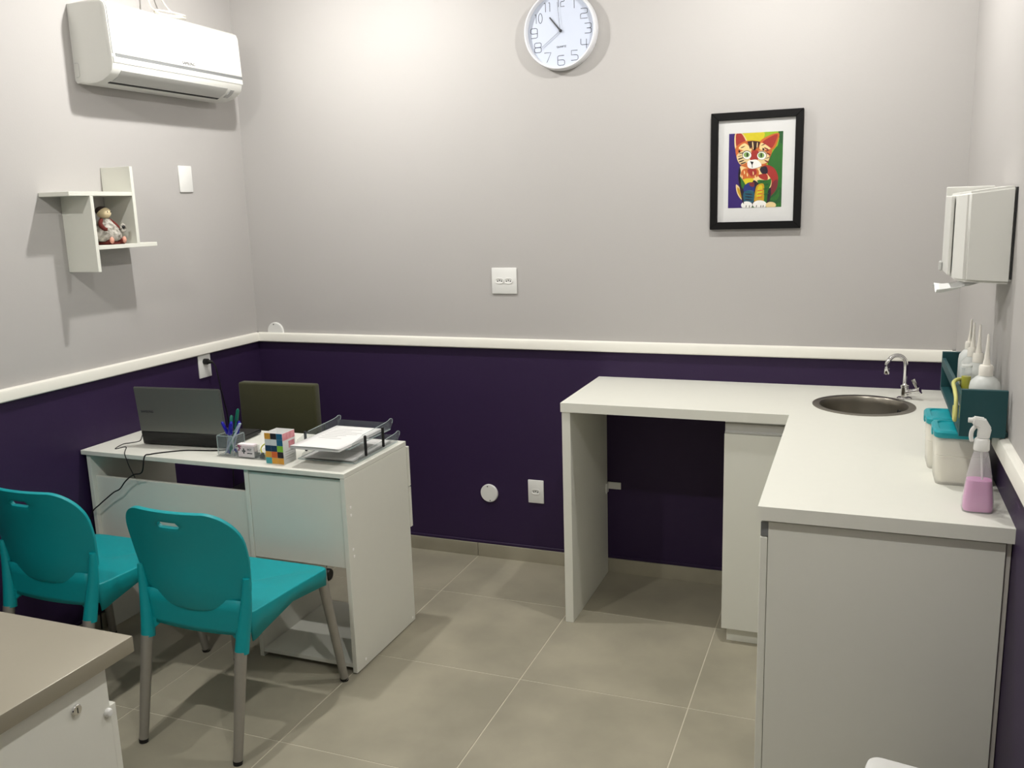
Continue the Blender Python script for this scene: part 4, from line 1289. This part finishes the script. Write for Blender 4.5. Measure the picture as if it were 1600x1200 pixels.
sb = thing('spray_bottle', 'clear spray bottle with pink liquid and white trigger on the worktop corner', 'spray bottle', (3.150, -1.455, HC))
m_pet = mat('clear_pet', (238, 236, 240), .1, alpha=.28, var=0)
m_pinkl = mat('pink_liquid', (226, 150, 204), .12, alpha=.82, var=.02)
bxc, byc = 3.150, -1.452
pr_ = [(.033, .024, 0), (.0345, .0255, .006), (.0335, .025, .03), (.028, .022, .08), (.0205, .019, .125), (.0145, .0145, .15), (.0125, .0125, .156)]
obj('bottle', rbox(pr_, bxc, byc, HC, .016), m_pet, sb, 40)
obj('liquid', rbox([(.031, .022, .003), (.0325, .0235, .008), (.0315, .023, .03), (.0275, .0212, .073), (.0268, .0208, .078)], bxc, byc, HC, .015), m_pinkl, sb, 40)
obj('collar', lathe(nb(), [(.0165, .150), (.0175, .153), (.0165, .176), (.013, .180)], (bxc, byc, HC), n=24), m_plate, sb, 40)
bm = nb()
prism(bm, [(bxc + .014, byc - .010, HC + .178), (bxc + .018, byc - .010, HC + .205), (bxc + .004, byc - .010, HC + .228), (bxc - .022, byc - .010, HC + .231), (bxc - .024, byc - .010, HC + .212), (bxc - .010, byc - .010, HC + .205), (bxc - .011, byc - .010, HC + .178)], (0, .020, 0))
bmesh.ops.bevel(bm, geom=bm.edges[:], offset=.003, segments=2, affect='EDGES')
obj('spray_head', bm, m_plate, sb, 40)
obj('trigger', tube(nb(), catmull([(bxc - .012, byc, HC + .212), (bxc - .022, byc, HC + .198), (bxc - .024, byc, HC + .182), (bxc - .021, byc, HC + .170)], 4), [.005] * 12 + [.004], 10), m_plate, sb, 40)
obj('nozzle', lathe(nb(), [(.006, -.032), (.0065, -.023), (.005, -.021)], (bxc, byc, HC + .2215), axis='x', n=16), m_plate, sb, 40)
obj('dip_tube', tube(nb(), [(bxc, byc, HC + .155), (bxc + .012, byc, HC + .006)], .0022, 8), m_plate, sb, 60)

# ================================================================== TABLE BY THE CAMERA
m_steelt = mat('satin_grey_top', (150, 144, 128), .34, metal=.25, spec=.5, var=.04, scale=5, bump=.04, bscale=300)
et = thing('examination_table', 'white table with satin grey top cut off at the lower left', 'table', (1.1, -2.9, 0))
bm = nb()
box(bm, .45, 1.551, -3.20, -2.505, .816, .850, .0025, 2)
obj('table_top', bm, m_steelt, et, 40)
bx('cabinet_body', m_lam, et, .50, 1.530, -3.15, -2.562, .05, .8155, .001)
bx('back_board', m_lam, et, .50, 1.528, -2.5615, -2.546, .05, .725, .001)
bx('plinth', m_lamgap, et, .54, 1.50, -3.12, -2.60, 0, .05, .001)
obj('bumper', lathe(nb(), [(.009, 0), (.009, .004), (.006, .008), (0, .009)], (1.530, -2.570, .716), axis='x', n=16), m_plate, et, 40)
kb = obj('lock_cylinder', lathe(nb(), [(.011, 0), (.011, .004), (.0095, .0055), (0, .0055)], (1.530, -2.640, .762), axis='x', n=20), m_chrome, et, 40)
obj('key_slot', box(nb(), 1.5355, 1.5362, -2.6408, -2.6392, .7565, .7675), m_slot, kb)

# white bin at the lower right
wb = thing('waste_bin', 'white plastic bin whose lid corner peeks in at the lower right edge', 'bin', (3.05, -2.07, 0))
obj('bin_body', rbox([(.105, .115, 0), (.11, .12, .01), (.118, .128, .44)], 3.040, -2.055, 0.0, .025), m_plate, wb, 35)
obj('lid', rbox([(.124, .134, .442), (.126, .136, .450), (.126, .136, .486), (.122, .132, .498), (.11, .12, .502)], 3.040, -2.055, 0, .026), m_plate, wb, 35)
hp = [Vector((3.192, -1.90 - .06 * (1 - math.cos(PI * k / 12)) , .465 + .065 * math.sin(PI * k / 12))) for k in range(13)]
obj('handle', tube(nb(), hp, .006, 10), m_alu, wb, 50)
wb.rotation_euler = (0, 0, math.radians(-10))
wb.location.x -= 0.018
